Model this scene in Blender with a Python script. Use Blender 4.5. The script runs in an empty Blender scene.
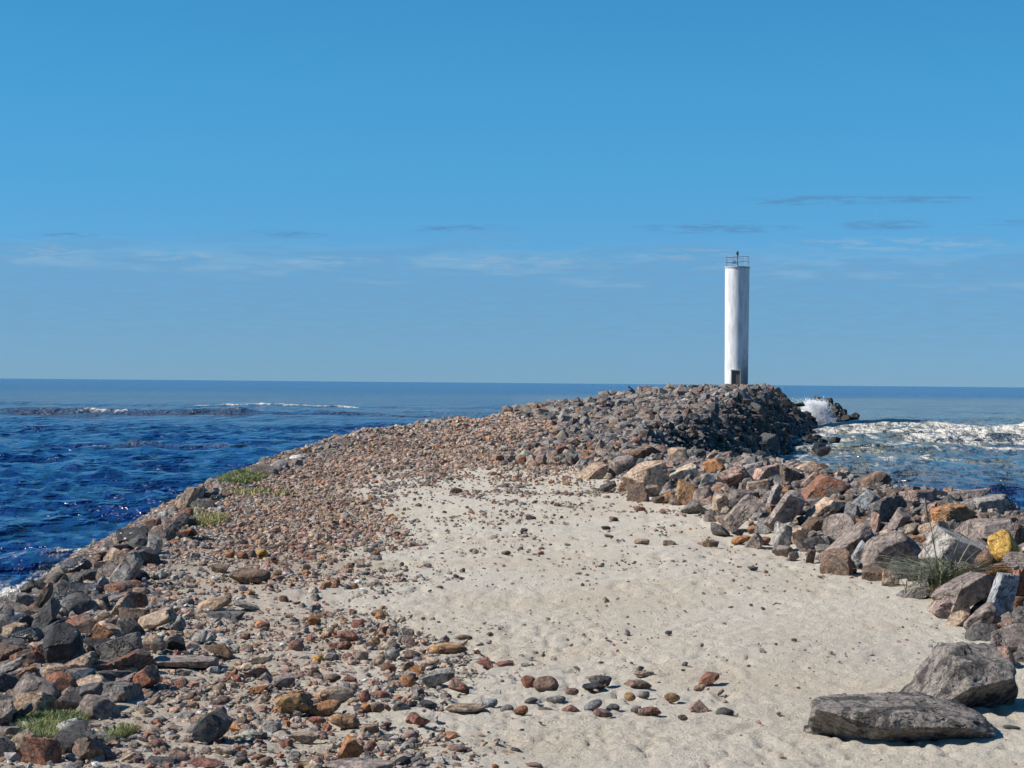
import bpy, math, random
import numpy as np
from mathutils import Matrix, Vector, Euler
R = math.radians
rng = np.random.default_rng(7)
random.seed(7)
scene = bpy.context.scene
COL = scene.collection

# ------------------------------------------------------------------ camera
FPX, CAMZ, WATER = 2200.0, 2.2, -2.5
cam_d = bpy.data.cameras.new('camera'); cam = bpy.data.objects.new('camera', cam_d); COL.objects.link(cam)
cam_d.sensor_width = 36; cam_d.lens = FPX*36/1024; cam_d.clip_start = 0.1; cam_d.clip_end = 60000
CM = Matrix.Translation((0, 0, CAMZ)) @ Matrix.Rotation(R(90-0.04), 4, 'X') @ Matrix.Rotation(R(0.5), 4, 'Z')
cam.matrix_world = CM
scene.camera = cam
scene.render.resolution_x, scene.render.resolution_y = 1024, 768

# ------------------------------------------------------------------ light
SUN_EL, SUN_AZ = 41.0, -94.0      # azimuth from +Y towards +X : the sun stands to the left
sd = bpy.data.lights.new('sun', 'SUN'); sun = bpy.data.objects.new('sun', sd); COL.objects.link(sun)
sd.energy = 5.0; sd.angle = R(0.53); sd.color = (1.0, 0.95, 0.87)
sv = Vector((math.sin(R(SUN_AZ))*math.cos(R(SUN_EL)), math.cos(R(SUN_AZ))*math.cos(R(SUN_EL)), math.sin(R(SUN_EL))))
sun.rotation_euler = (-sv).to_track_quat('-Z', 'Y').to_euler()
scene.view_settings.view_transform = 'Standard'; scene.view_settings.look = 'None'
scene.view_settings.exposure = 0.42; scene.view_settings.gamma = 1.0

# node helpers
def nn(nt, t, **kw):
    n = nt.nodes.new(t)
    for k, v in kw.items():
        if k.startswith('i_'):
            k2 = k[2:]; k2 = int(k2) if k2.isdigit() else k2.replace('_', ' ')
            n.inputs[k2].default_value = v
        else: setattr(n, k, v)
    return n
def math_n(nt, op, a, b=None, clamp=False):
    n = nt.nodes.new('ShaderNodeMath'); n.operation = op; n.use_clamp = clamp
    for i, v in enumerate((a, b)):
        if v is None: continue
        if isinstance(v, (int, float)): n.inputs[i].default_value = v
        else: nt.links.new(v, n.inputs[i])
    return n.outputs[0]
def mix_c(nt, f, a, b, mode='MIX'):
    n = nt.nodes.new('ShaderNodeMix'); n.data_type = 'RGBA'; n.blend_type = mode
    for s, v in ((n.inputs[0], f), (n.inputs[6], a), (n.inputs[7], b)):
        if isinstance(v, (int, float)): s.default_value = v
        elif isinstance(v, tuple): s.default_value = (v[0], v[1], v[2], 1)
        else: nt.links.new(v, s)
    return n.outputs[2]
def smooth(nt, v, a, b):
    n = nt.nodes.new('ShaderNodeMapRange'); n.interpolation_type = 'SMOOTHSTEP'
    nt.links.new(v, n.inputs[0]); n.inputs[1].default_value = a; n.inputs[2].default_value = b
    return n.outputs[0]

# ------------------------------------------------------------------ sky
w = bpy.data.worlds.new('World'); scene.world = w; w.use_nodes = True
nt = w.node_tree; nt.nodes.clear(); L = nt.links.new
sky = nn(nt, 'ShaderNodeTexSky', sky_type='NISHITA', sun_disc=False)
sky.sun_elevation = R(SUN_EL); sky.sun_rotation = R(SUN_AZ); sky.altitude = 0
sky.air_density = 1.0; sky.dust_density = 0.0; sky.ozone_density = 1.5
tc = nn(nt, 'ShaderNodeTexCoord'); sx = nn(nt, 'ShaderNodeSeparateXYZ'); L(tc.outputs['Generated'], sx.inputs[0])
X_, Y_, Z_ = sx.outputs
el = math_n(nt, 'DEGREES', math_n(nt, 'ARCSINE', Z_)); az = math_n(nt, 'DEGREES', math_n(nt, 'ARCTAN2', X_, Y_))
mp = nn(nt, 'ShaderNodeCombineXYZ'); L(math_n(nt, 'MULTIPLY', az, 0.35), mp.inputs[0]); L(math_n(nt, 'MULTIPLY', el, 2.2), mp.inputs[1])
nz = nn(nt, 'ShaderNodeTexNoise', i_Scale=1.0, i_Detail=6.0, i_Roughness=0.55); L(mp.outputs[0], nz.inputs['Vector'])
hz = mix_c(nt, smooth(nt, el, -1.0, 9.5), (0.37, 0.775, 1.72), (0.29, 1.08, 1.60))
tint = mix_c(nt, 1.0, sky.outputs[0], hz, 'MULTIPLY')
mp2 = nn(nt, 'ShaderNodeCombineXYZ'); L(math_n(nt, 'MULTIPLY', az, 1.3), mp2.inputs[0]); L(math_n(nt, 'MULTIPLY', el, 9.0), mp2.inputs[1])
nz2 = nn(nt, 'ShaderNodeTexNoise', i_Scale=1.0, i_Detail=7.0, i_Roughness=0.62); L(mp2.outputs[0], nz2.inputs['Vector'])
# low veil of thin cloud above the horizon, ragged pale top edge
rag = math_n(nt, 'MULTIPLY', math_n(nt, 'SUBTRACT', nz.outputs[0], 0.5), 3.0)
edge = math_n(nt, 'ADD', el, rag)
veil = math_n(nt, 'MULTIPLY', math_n(nt, 'SUBTRACT', 1.0, smooth(nt, edge, 2.9, 3.7)), smooth(nt, el, -0.5, 2.2))
col = mix_c(nt, math_n(nt, 'MULTIPLY', veil, math_n(nt, 'MULTIPLY', smooth(nt, nz2.outputs[0], .15, .75), .55)), tint, (2.7, 5.0, 7.8))
fr = math_n(nt, 'MULTIPLY', smooth(nt, edge, 2.5, 3.3), math_n(nt, 'SUBTRACT', 1.0, smooth(nt, edge, 3.35, 3.9)))
fr = math_n(nt, 'MULTIPLY', fr, smooth(nt, nz.outputs[0], 0.42, 0.66))
col = mix_c(nt, math_n(nt, 'MULTIPLY', fr, 0.36), col, (4.8, 7.2, 9.4))
# a few thin grey-blue streaks
acc = None
for px, py, hw, hh in ((860, 203, 120, 5), (925, 202, 60, 3.5), (790, 204, 50, 3.5), (715, 229, 85, 6), (882, 228, 48, 7), (283, 236, 46, 5), (462, 230, 60, 4), (70, 238, 30, 3.5), (1010, 227, 40, 4)):
    a0 = math.degrees(math.atan2(px-512, FPX)); e0 = math.degrees((383-py+(px-512)*0.0087)/FPX)
    dx = math_n(nt, 'DIVIDE', math_n(nt, 'SUBTRACT', az, a0), math.degrees(hw/FPX))
    wob = math_n(nt, 'MULTIPLY', math_n(nt, 'SUBTRACT', nz.outputs[0], 0.5), 0.35)
    dy = math_n(nt, 'DIVIDE', math_n(nt, 'SUBTRACT', math_n(nt, 'ADD', el, wob), e0), math.degrees(hh/FPX))
    rr = math_n(nt, 'ADD', math_n(nt, 'MULTIPLY', dx, dx), math_n(nt, 'MULTIPLY', dy, dy))
    g = math_n(nt, 'SUBTRACT', 1.0, smooth(nt, rr, 0.0, 1.3))
    sep = smooth(nt, nz2.outputs[0], 0.40, 0.62); g = math_n(nt, 'MULTIPLY', g, sep)
    acc = g if acc is None else math_n(nt, 'MAXIMUM', acc, g)
col = mix_c(nt, math_n(nt, 'MULTIPLY', acc, 0.62), col, (1.5, 3.6, 6.6))
acc = None
for px, py, hw, hh in ((50, 256, 44, 10), (175, 258, 50, 7), (505, 262, 110, 8), (905, 247, 130, 8), (330, 262, 60, 6), (690, 256, 70, 7)):
    a0 = math.degrees(math.atan2(px-512, FPX)); e0 = math.degrees((383-py+(px-512)*0.0087)/FPX)
    dx = math_n(nt, 'DIVIDE', math_n(nt, 'SUBTRACT', az, a0), math.degrees(hw/FPX)); dy = math_n(nt, 'DIVIDE', math_n(nt, 'SUBTRACT', el, e0), math.degrees(hh/FPX))
    g = math_n(nt, 'SUBTRACT', 1.0, smooth(nt, math_n(nt, 'ADD', math_n(nt, 'MULTIPLY', dx, dx), math_n(nt, 'MULTIPLY', dy, dy)), 0.0, 1.3))
    g = math_n(nt, 'MULTIPLY', g, smooth(nt, nz2.outputs[0], 0.42, 0.64)); acc = g if acc is None else math_n(nt, 'MAXIMUM', acc, g)
col = mix_c(nt, math_n(nt, 'MULTIPLY', acc, 0.42), col, (5.2, 7.4, 9.2))
bg = nn(nt, 'ShaderNodeBackground', i_Strength=0.050); L(col, bg.inputs[0])
out = nn(nt, 'ShaderNodeOutputWorld'); L(bg.outputs[0], out.inputs[0])

# ------------------------------------------------------------------ numpy noise
def _hash(ix, iy, iz, seed):
    h = (ix.astype(np.int64)*374761393 + iy.astype(np.int64)*668265263 + iz.astype(np.int64)*2147483647 + seed*1274126177) & 0xffffffff
    h = ((h ^ (h >> 13))*1274126177) & 0xffffffff
    h = ((h ^ (h >> 16))*2246822519) & 0xffffffff
    return ((h ^ (h >> 15)) & 0xffff)/65535.0*2-1
def n3(x, y, z, seed=0):
    x0, y0, z0 = np.floor(x), np.floor(y), np.floor(z)
    fx, fy, fz = x-x0, y-y0, z-z0
    fx, fy, fz = [f*f*f*(f*(f*6-15)+10) for f in (fx, fy, fz)]
    r = 0
    for i in (0, 1):
        wx = fx if i else 1-fx
        for j in (0, 1):
            wy = fy if j else 1-fy
            for k in (0, 1):
                wz = fz if k else 1-fz
                r = r + _hash(x0+i, y0+j, z0+k, seed)*wx*wy*wz
    return r
def n2(x, y, seed=0):
    x0, y0 = np.floor(x), np.floor(y); fx, fy = x-x0, y-y0
    fx, fy = [f*f*f*(f*(f*6-15)+10) for f in (fx, fy)]
    z0 = np.zeros_like(x0); r = 0
    for i in (0, 1):
        wx = fx if i else 1-fx
        for j in (0, 1):
            wy = fy if j else 1-fy
            r = r + _hash(x0+i, y0+j, z0, seed)*wx*wy
    return r
def fbm2(x, y, oct=3, seed=0):
    r, a = 0, 1
    for o in range(oct): r = r + a*n2(x*2**o+o*17.3, y*2**o-o*9.1, seed+o); a *= .5
    return r
def sst(a, b, x):
    t = np.clip((x-a)/(b-a), 0, 1); return t*t*(3-2*t)

# ------------------------------------------------------------------ the jetty's form
def cv(*p):
    a = np.array(p, float).reshape(-1, 2); return lambda y: np.interp(y, a[:, 0], a[:, 1])
fE = cv(-20, 0, 50, 0, 60, 0, 85, .3, 110, .40, 147, .88, 160, 1.05, 200, 1.3, 229, 1.45, 240, 1.1, 249, -.3, 256, -3.8)
fXL = cv(-20, -3.2, 12, -3.3, 20, -4.0, 30, -4.9, 40, -5.6, 55, -6.2, 64, -6.2, 90, -4.6, 110, -1, 147, 5.9, 180, 12, 229, 19, 258, 26)
fXR = cv(-20, 4.3, 17, 4.25, 25, 4.2, 35, 3.3, 50, 2.0, 57, 1.3, 62, 1.5)
fXD = cv(-20, 7.6, 25, 7.6, 35, 6.9, 50, 5.8, 60, 4.6, 70, 4.3, 100, 8.0, 134, 12.6, 180, 19.4, 229, 27.5, 258, 30)
fB = cv(-20, .42, 30, .42, 45, .45, 54, .35, 63, 0)
fXG = cv(5, -.7, 12.6, -.65, 15, -.5, 18.8, -.6, 20.5, -1.15, 22.3, -1.35, 27, -1.6, 35, -2.1, 48, -2.9, 54, -2.3, 59, 0, 64, 5, 67, 20, 300, 20)
def H(X, Y):
    X = np.asarray(X, float); Y = np.asarray(Y, float)
    E, xl, xr, xd = fE(Y), fXL(Y), fXR(Y), fXD(Y)
    d = np.maximum(xl-X, 0)
    z = E - (.26*np.minimum(d, 1.0) + .68*np.maximum(d-1.0, 0)) - np.where(Y > 62, .98, .75)*np.maximum(X-xd, 0)
    z = z + fB(Y)*sst(0, 2.4, X-xr)
    far = sst(50, 75, Y)
    z = z + far*(.16*n2(X/2.7, Y/5, 3)+.09*n2(X/1.1, Y/2, 4)) + (1-far)*.05*n2(X/1.9, Y/2.6, 5)
    rk = np.hypot((X-36.6)/4.2, (Y-250)/5.0)
    z = np.maximum(z, -4.4+2.9*np.exp(-rk*rk))
    return np.maximum(z, -4.4)
def ray(px, py):
    d = CM.to_3x3() @ Vector(((px-512)/FPX, (384-py)/FPX, -1)); return d/d.y
_T = np.concatenate([np.arange(9, 60, .05), np.arange(60, 275, .25)])
def hit(px, py):
    d = ray(px, py); X = d.x*_T; Z = CAMZ+d.z*_T
    below = np.nonzero(Z < H(X, _T))[0]
    if len(below) == 0: return None
    t = float(_T[below[0]]); return Vector((d.x*t, t, CAMZ+d.z*t))
CMI = CM.inverted()
def proj(x, y, z):
    p = CMI @ Vector((x, y, z)); return 512+FPX*p.x/-p.z, 384-FPX*p.y/-p.z

# ------------------------------------------------------------------ tagging
def tag(o, label=None, cat=None, group=None, kind=None):
    if label and len(label.split()) > 13: label = label.replace(' just ', ' ').replace(' of the shaded mound', ' of mound')
    if label: o['label'] = label
    if cat: o['category'] = cat
    if group: o['group'] = group
    if kind: o['kind'] = kind
    return o
def mesh_np(name, V, F, smooth_=True, sharp=None):
    me = bpy.data.meshes.new(name); V = np.asarray(V, np.float32); F = np.asarray(F, np.int32)
    k = F.shape[1]
    me.vertices.add(len(V)); me.vertices.foreach_set('co', V.ravel())
    me.loops.add(F.size); me.loops.foreach_set('vertex_index', F.ravel())
    me.polygons.add(len(F)); me.polygons.foreach_set('loop_start', np.arange(0, F.size, k, dtype=np.int32))
    me.polygons.foreach_set('use_smooth', np.full(len(F), smooth_)); me.update(calc_edges=True); me.validate()
    if sharp: me.set_sharp_from_angle(angle=R(sharp))
    return me
def link(name, me, mat=None, parent=None):
    o = bpy.data.objects.new(name, me); COL.objects.link(o)
    if mat is not None and not me.materials: me.materials.append(mat)
    if parent is not None: o.parent = parent
    return o

# ------------------------------------------------------------------ materials
def new_mat(name):
    m = bpy.data.materials.new(name); m.use_nodes = True; nt = m.node_tree; nt.nodes.clear()
    o = nn(nt, 'ShaderNodeOutputMaterial'); b = nn(nt, 'ShaderNodeBsdfPrincipled'); nt.links.new(b.outputs[0], o.inputs[0])
    return m, nt, b
def rock_mat(name, src, rough=.86, spots=False, scale=1.0, wetline=True):
    m, nt, b = new_mat(name); L = nt.links.new
    geo = nn(nt, 'ShaderNodeNewGeometry')
    if src == 'object':
        oi = nn(nt, 'ShaderNodeObjectInfo'); base = oi.outputs['Color']
        at = nn(nt, 'ShaderNodeAttribute', attribute_type='OBJECT', attribute_name='second_tint'); c2 = at.outputs['Color']
        tc = nn(nt, 'ShaderNodeTexCoord'); ad = nn(nt, 'ShaderNodeVectorMath', operation='ADD')
        mu = nn(nt, 'ShaderNodeVectorMath', operation='MULTIPLY'); sc = nn(nt, 'ShaderNodeAttribute', attribute_type='OBJECT', attribute_name='grain')
        L(tc.outputs['Object'], mu.inputs[0]); L(sc.outputs['Vector'], mu.inputs[1])
        L(mu.outputs[0], ad.inputs[0]); rm = math_n(nt, 'MULTIPLY', oi.outputs['Random'], 40.0); cb = nn(nt, 'ShaderNodeCombineXYZ'); L(rm, cb.inputs[0]); L(rm, cb.inputs[2])
        L(cb.outputs[0], ad.inputs[1]); vec = ad.outputs[0]
    else:
        at = nn(nt, 'ShaderNodeAttribute', attribute_name='col'); base = at.outputs['Color']
        c2 = mix_c(nt, .5, base, (.30, .27, .24)); vec = geo.outputs['Position']
    def noise(s, d=5.0, r=.6, dist=0.0):
        n = nn(nt, 'ShaderNodeTexNoise', i_Scale=s*scale, i_Detail=d, i_Roughness=r, i_Distortion=dist); L(vec, n.inputs['Vector']); return n.outputs[0]
    a = noise(2.6, 5, .62, .6); c = mix_c(nt, smooth(nt, a, .47, .60), base, c2)
    f = noise(13, 6, .75)
    c = mix_c(nt, smooth(nt, f, .36, .66), mix_c(nt, 1.0, c, (.44, .43, .42), 'MULTIPLY'), mix_c(nt, 1.0, c, (1.36, 1.33, 1.30), 'MULTIPLY'))
    g = noise(60, 3, .8)
    c = mix_c(nt, math_n(nt, 'MULTIPLY', smooth(nt, g, .56, .68), .45), c, mix_c(nt, 1.0, c, (1.9, 1.85, 1.8), 'MULTIPLY'))
    c = mix_c(nt, math_n(nt, 'MULTIPLY', smooth(nt, noise(34, 4, .7), .58, .68), .6), c, (.03, .028, .026))
    crk = nn(nt, 'ShaderNodeTexVoronoi', i_Scale=3.2*scale, feature='DISTANCE_TO_EDGE'); wv = nn(nt, 'ShaderNodeVectorMath', operation='ADD'); nw = nn(nt, 'ShaderNodeTexNoise', i_Scale=4.0*scale, i_Detail=5.0); L(vec, nw.inputs['Vector']); sc_ = nn(nt, 'ShaderNodeVectorMath', operation='SCALE'); sc_.inputs['Scale'].default_value = .5; L(nw.outputs['Color'], sc_.inputs[0]); L(vec, wv.inputs[0]); L(sc_.outputs[0], wv.inputs[1]); L(wv.outputs[0], crk.inputs['Vector'])
    crack = math_n(nt, 'MULTIPLY', math_n(nt, 'SUBTRACT', 1.0, smooth(nt, crk.outputs[0], .0, .035)), smooth(nt, a, .40, .52))
    if src == 'object': c = mix_c(nt, math_n(nt, 'MULTIPLY', crack, .75), c, mix_c(nt, 1.0, c, (.22, .2, .19), 'MULTIPLY'))
    if spots:
        v = nn(nt, 'ShaderNodeTexVoronoi', i_Scale=9.0*scale, i_Randomness=1.0); L(vec, v.inputs['Vector'])
        sp = math_n(nt, 'MULTIPLY', math_n(nt, 'SUBTRACT', 1.0, smooth(nt, v.outputs[0], .10, .2)), smooth(nt, a, .42, .55))
        c = mix_c(nt, sp, c, (.62, .61, .58))
    # dark wet band close to the sea
    sz = nn(nt, 'ShaderNodeSeparateXYZ'); L(geo.outputs['Position'], sz.inputs[0])
    wet = math_n(nt, 'SUBTRACT', 1.0, smooth(nt, math_n(nt, 'ADD', sz.outputs[2], math_n(nt, 'MULTIPLY', a, 1.2)), -1.4, -.5))
    c = mix_c(nt, math_n(nt, 'MULTIPLY', wet, .8), c, mix_c(nt, 1.0, c, (.22, .22, .24), 'MULTIPLY'))
    L(c, b.inputs['Base Color'])
    rr = nn(nt, 'ShaderNodeMapRange'); L(wet, rr.inputs[0]); rr.inputs[3].default_value = rough; rr.inputs[4].default_value = .35
    L(rr.outputs[0], b.inputs['Roughness']); b.inputs['Specular IOR Level'].default_value = .4 if rough > .5 else .6
    bp = nn(nt, 'ShaderNodeBump', i_Strength=.9, i_Distance=.045)
    hsum = math_n(nt, 'ADD', math_n(nt, 'MULTIPLY', noise(8, 8, .68, .4), 1.3), math_n(nt, 'MULTIPLY', g, .22)); hsum = math_n(nt, 'SUBTRACT', hsum, math_n(nt, 'MULTIPLY', crack, .5 if src == 'object' else 0.0)); L(hsum, bp.inputs['Height']); L(bp.outputs[0], b.inputs['Normal'])
    return m
ROCK = rock_mat('rock', 'object'); WETROCK = rock_mat('wet_rock', 'object', rough=.22); SPOTROCK = rock_mat('speckled_rock', 'object', rough=.6, spots=True)
GRAV = rock_mat('gravel_stone', 'attr', scale=1.0)
for mm in (WETROCK,):
    pass

def sand_mat():
    m, nt, b = new_mat('sand'); L = nt.links.new
    geo = nn(nt, 'ShaderNodeNewGeometry'); vec = geo.outputs['Position']
    def noise(s, d=4.0, r=.6):
        n = nn(nt, 'ShaderNodeTexNoise', i_Scale=s, i_Detail=d, i_Roughness=r); L(vec, n.inputs['Vector']); return n.outputs[0]
    c = mix_c(nt, smooth(nt, noise(.35, 4), .42, .62), (.65, .58, .475), (.62, .53, .41))
    c = mix_c(nt, math_n(nt, 'MULTIPLY', smooth(nt, noise(3.2, 6, .7), .52, .7), .25), c, (.46, .41, .34))
    c = mix_c(nt, math_n(nt, 'MULTIPLY', smooth(nt, noise(90, 3, .8), .57, .66), .55), c, (.20, .17, .145))
    c = mix_c(nt, math_n(nt, 'MULTIPLY', smooth(nt, noise(42, 3, .8), .62, .68), .7), c, (.24, .16, .12))
    c = mix_c(nt, math_n(nt, 'MULTIPLY', smooth(nt, noise(150, 2, .8), .6, .66), .5), c, (.75, .72, .66))
    c = mix_c(nt, math_n(nt, 'MULTIPLY', smooth(nt, noise(15, 3, .75), .60, .66), .55), c, (.27, .225, .18))  # dark debris-like flecks, dimple shadows put into the sand colour
    at = nn(nt, 'ShaderNodeAttribute', attribute_name='soil_shade')
    gr = nn(nt, 'ShaderNodeAttribute', attribute_name='grit')
    c = mix_c(nt, math_n(nt, 'MULTIPLY', gr.outputs['Fac'], smooth(nt, noise(11, 6, .8), .30, .56)), c, mix_c(nt, smooth(nt, noise(24, 4, .8), .4, .62), (.19, .125, .09), (.46, .33, .235)))
    soil_shade = mix_c(nt, smooth(nt, noise(7, 6, .7), .4, .62), (.085, .07, .058), (.26, .21, .165))  # brown ground under the rocks, shade of the gaps put into its colour
    c = mix_c(nt, at.outputs['Fac'], c, soil_shade)
    L(c, b.inputs['Base Color']); b.inputs['Roughness'].default_value = .95; b.inputs['Specular IOR Level'].default_value = .15
    bp = nn(nt, 'ShaderNodeBump', i_Strength=1.0, i_Distance=.05)
    hs = math_n(nt, 'ADD', noise(26, 6, .75), math_n(nt, 'MULTIPLY', noise(85, 3, .7), .3)); L(hs, bp.inputs['Height']); L(bp.outputs[0], b.inputs['Normal'])
    return m

# ------------------------------------------------------------------ terrain sheet of the jetty
def build_ground():
    ys = [4.0]
    while ys[-1] < 262: ys.append(ys[-1]+min(1.2, max(.05, .036*(ys[-1]/12)**1.65)))
    ys = np.array(ys); xl = fXL(ys)-7.5; xr = fXD(ys)+9; xr = np.where(ys > 232, 46, xr); xl = np.minimum(xl, 24)
    a = np.clip(-.262*ys, xl+.5, xr-1.5); b = np.clip(.262*ys, a+.5, xr-.5)
    n1, n2_, n3_ = 30, 380, 30
    t1 = np.linspace(0, 1, n1, endpoint=False)[None]; t2 = np.linspace(0, 1, n2_, endpoint=False)[None]; t3 = np.linspace(0, 1, n3_)[None]
    X = np.concatenate([xl[:, None]+(a-xl)[:, None]*t1, a[:, None]+(b-a)[:, None]*t2, b[:, None]+(xr-b)[:, None]*t3], 1)
    Y = np.repeat(ys[:, None], X.shape[1], 1); Z = H(X, Y)
    inner = sst(0, 1.2, X-fXL(Y))*(1-sst(0, .8, X-fXR(Y)))*(1-sst(50, 60, Y))
    fine = inner*(1-sst(30, 48, Y)*.4)
    Z += fine*(.004*n2(X/.42, Y/.55, 11)+.004*n2(X/.17, Y/.22, 12)+.0075*n2(X/.075, Y/.12, 13)+.010*n2(X/1.1, Y/1.6, 14))
    busy = .40+.45*sst(-.3, .4, n2(X/1.6, Y/3.0, 17))
    Z -= fine*busy*(.045*np.maximum(n2(X/.085, Y/.13, 21)-.26, 0)+.10*np.maximum(n2(X/.19, Y/.36, 22)-.30, 0)*sst(16, 28, Y)+.055*np.maximum(n2(X/.055, Y/.10, 23)-.2, 0)*(1-sst(18, 26, Y)))
    fr = np.random.default_rng(5)
    for i in range(230):               # scuffed footprints
        fy = 11.5+34*fr.random()**1.3; fx = fXG(fy)+.4+fr.random()*(fXR(fy)-fXG(fy)-.5)
        th = fr.normal(0, .5); c, s = math.cos(th), math.sin(th)
        r0 = np.searchsorted(ys, fy-.5); r1 = np.searchsorted(ys, fy+.5)
        dx = X[r0:r1]-fx; dy = Y[r0:r1]-fy; u = (dx*c+dy*s)/.065; v = (-dx*s+dy*c)/.15; q = u*u+v*v
        Z[r0:r1] += -.020*np.exp(-q)+.008*np.exp(-(np.sqrt(q)-1.7)**2*3)
    for bx, by, ra, rb in ((2.44, 13.75, .66, .25), (3.0, 14.75, .5, .42)): Z += .012*np.exp(-(((X-bx)/ra)**2+((Y-by)/rb)**2)**2)*(1+.15*n2(X/.12, Y/.12, 19))
    rub = np.maximum(np.maximum(1-sst(-.6, .9, X-fXL(Y)), sst(.2, 1.1, X-fXR(Y))), sst(56, 62, Y))
    Z += rub*.05*n2(X/.3, Y/.3, 15)
    nr, nc = X.shape; idx = np.arange(nr*nc).reshape(nr, nc)
    F = np.stack([idx[:-1, :-1], idx[:-1, 1:], idx[1:, 1:], idx[1:, :-1]], -1).reshape(-1, 4)
    me = mesh_np('sand', np.stack([X, Y, Z], -1).reshape(-1, 3), F)
    at = me.attributes.new('soil_shade', 'FLOAT', 'POINT'); at.data.foreach_set('value', rub.ravel().astype(np.float32))
    gt = sst(-.3, 1.5, fXG(Y)-X+.5*fbm2(X/.8, Y/2.4, 3, 77))*sst(19, 33, Y)*.95+.35*sst(0, 1.2, fXG(Y)-X)*(1-sst(19, 33, Y))
    at = me.attributes.new('grit', 'FLOAT', 'POINT'); at.data.foreach_set('value', np.clip(gt, 0, 1).ravel().astype(np.float32))
    o = link('sand_ground', me, sand_mat()); tag(o, 'pale trampled sand along the top of the jetty', None, None, 'structure')
build_ground()

# ------------------------------------------------------------------ rock shapes
def ico(n):
    import bmesh
    bm = bmesh.new(); bmesh.ops.create_icosphere(bm, subdivisions=n, radius=1)
    V = np.array([v.co[:] for v in bm.verts]); F = np.array([[v.index for v in f.verts] for f in bm.faces]); bm.free()
    return V/np.linalg.norm(V, axis=1)[:, None], F
ICO = {n: ico(n) for n in (1, 2, 3, 4, 5, 6, 7)}
def unit(v): return v/np.linalg.norm(v, axis=-1, keepdims=True)
def rock_verts(seed, sub, style='block', dims=(1, 1, 1)):
    """a split-faced rock: intersection of half-spaces, corners chipped, then roughened; returned at real size"""
    g = np.random.default_rng(seed); D, F = ICO[sub]
    dims = np.array(dims, float)
    if style == 'round': K, p, ch, amp = 10, 12, 3, .03
    elif style == 'slab': K, p, ch, amp = 3, 120, 4, .022
    elif style == 'crag': K, p, ch, amp = 5, 90, 7, .055
    elif style == 'wedge': K, p, ch, amp = 2, 90, 5, .022
    else: K, p, ch, amp = 3, 120, 3, .022
    N = unit(g.normal(size=(K, 3))); d = g.uniform(.62, .95, K) if style != 'round' else g.uniform(.70, .93, K)
    if style in ('block', 'slab', 'crag'):
        ax = np.array([[1, 0, 0], [-1, 0, 0], [0, 1, 0], [0, -1, 0], [0, 0, 1], [0, 0, -1]], float)
        j = .17 if style == 'slab' else .27
        ax = unit(ax+g.normal(0, j, ax.shape)); da = g.uniform(.62, .8, 6)
        N = np.vstack([N, ax]); d = np.concatenate([np.maximum(d, .82), da])
    if style == 'wedge':
        ax = unit(np.array([[0, 0, -1], [-.75, 0, .7], [.55, 0, .8], [0, -1, .25], [0, 1, .2]])+g.normal(0, .1, (5, 3))); N = np.vstack([N, ax]); d = np.concatenate([np.maximum(d, .85), [.5, .52, .6, .7, .7]])
    def rad(N, d, pp):
        c = np.maximum(D @ N.T, 1e-4)/d; return (c**pp).sum(1)**(-1/pp)
    r = rad(N, d, p)
    r = np.minimum(r, {'round': .97, 'crag': 1.2}.get(style, 1.35))
    for k in range(ch):
        n = unit(g.normal(size=3)); sup = (r*(D @ n)).max(); dd = sup*g.uniform(.80, .95)
        c = np.maximum(D @ n, 1e-4); r = np.minimum(r, dd/c)
    V = D*r[:, None]
    o = g.uniform(0, 50, 3); q = V/np.abs(V).max()
    f = 0
    for oc, (s, a) in enumerate(((2.2, 1), (5, .55), (11, .32), (24, .2))):
        if sub <= 3 and s > 12: break
        nz = n3(q[:, 0]*s+o[0], q[:, 1]*s+o[1], q[:, 2]*s+o[2], seed+oc)
        f = f + a*((nz if style == 'round' else .55*nz) if oc == 0 else (nz if style == 'round' else (.5-np.abs(nz))*1.4))
    st = g.normal(size=3); st = unit(st); band = np.abs(((q @ st)*g.uniform(3, 6)+.25*n3(q[:, 0]*3, q[:, 1]*3, q[:, 2]*3, seed)) % 1-.5)
    f = f - (.9 if style in ('crag', 'slab', 'block') else 0)*np.clip(.09-band, 0, .09)*6
    if style != 'round' and sub >= 4:
        ns = 40 if style == 'crag' else 18; sd_ = unit(g.normal(size=(ns, 3))); wp = D+.12*np.stack([n3(D[:, 0]*5, D[:, 1]*5, D[:, 2]*5, seed+20+k_) for k_ in range(3)], 1)
        V = V*(1+g.uniform(-1, 1, ns)*(.05 if style == 'crag' else .022))[(wp @ sd_.T).argmax(1)][:, None] if False else V*(1+g.uniform(-1, 1, ns)[(wp @ sd_.T).argmax(1)]*(.05 if style == 'crag' else .022))[:, None]
    V = V*(1+amp*f)[:, None]
    mn, mx = V.min(0), V.max(0); V = (V-(mn+mx)/2)/((mx-mn)/2)*dims/2
    return V, F

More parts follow.
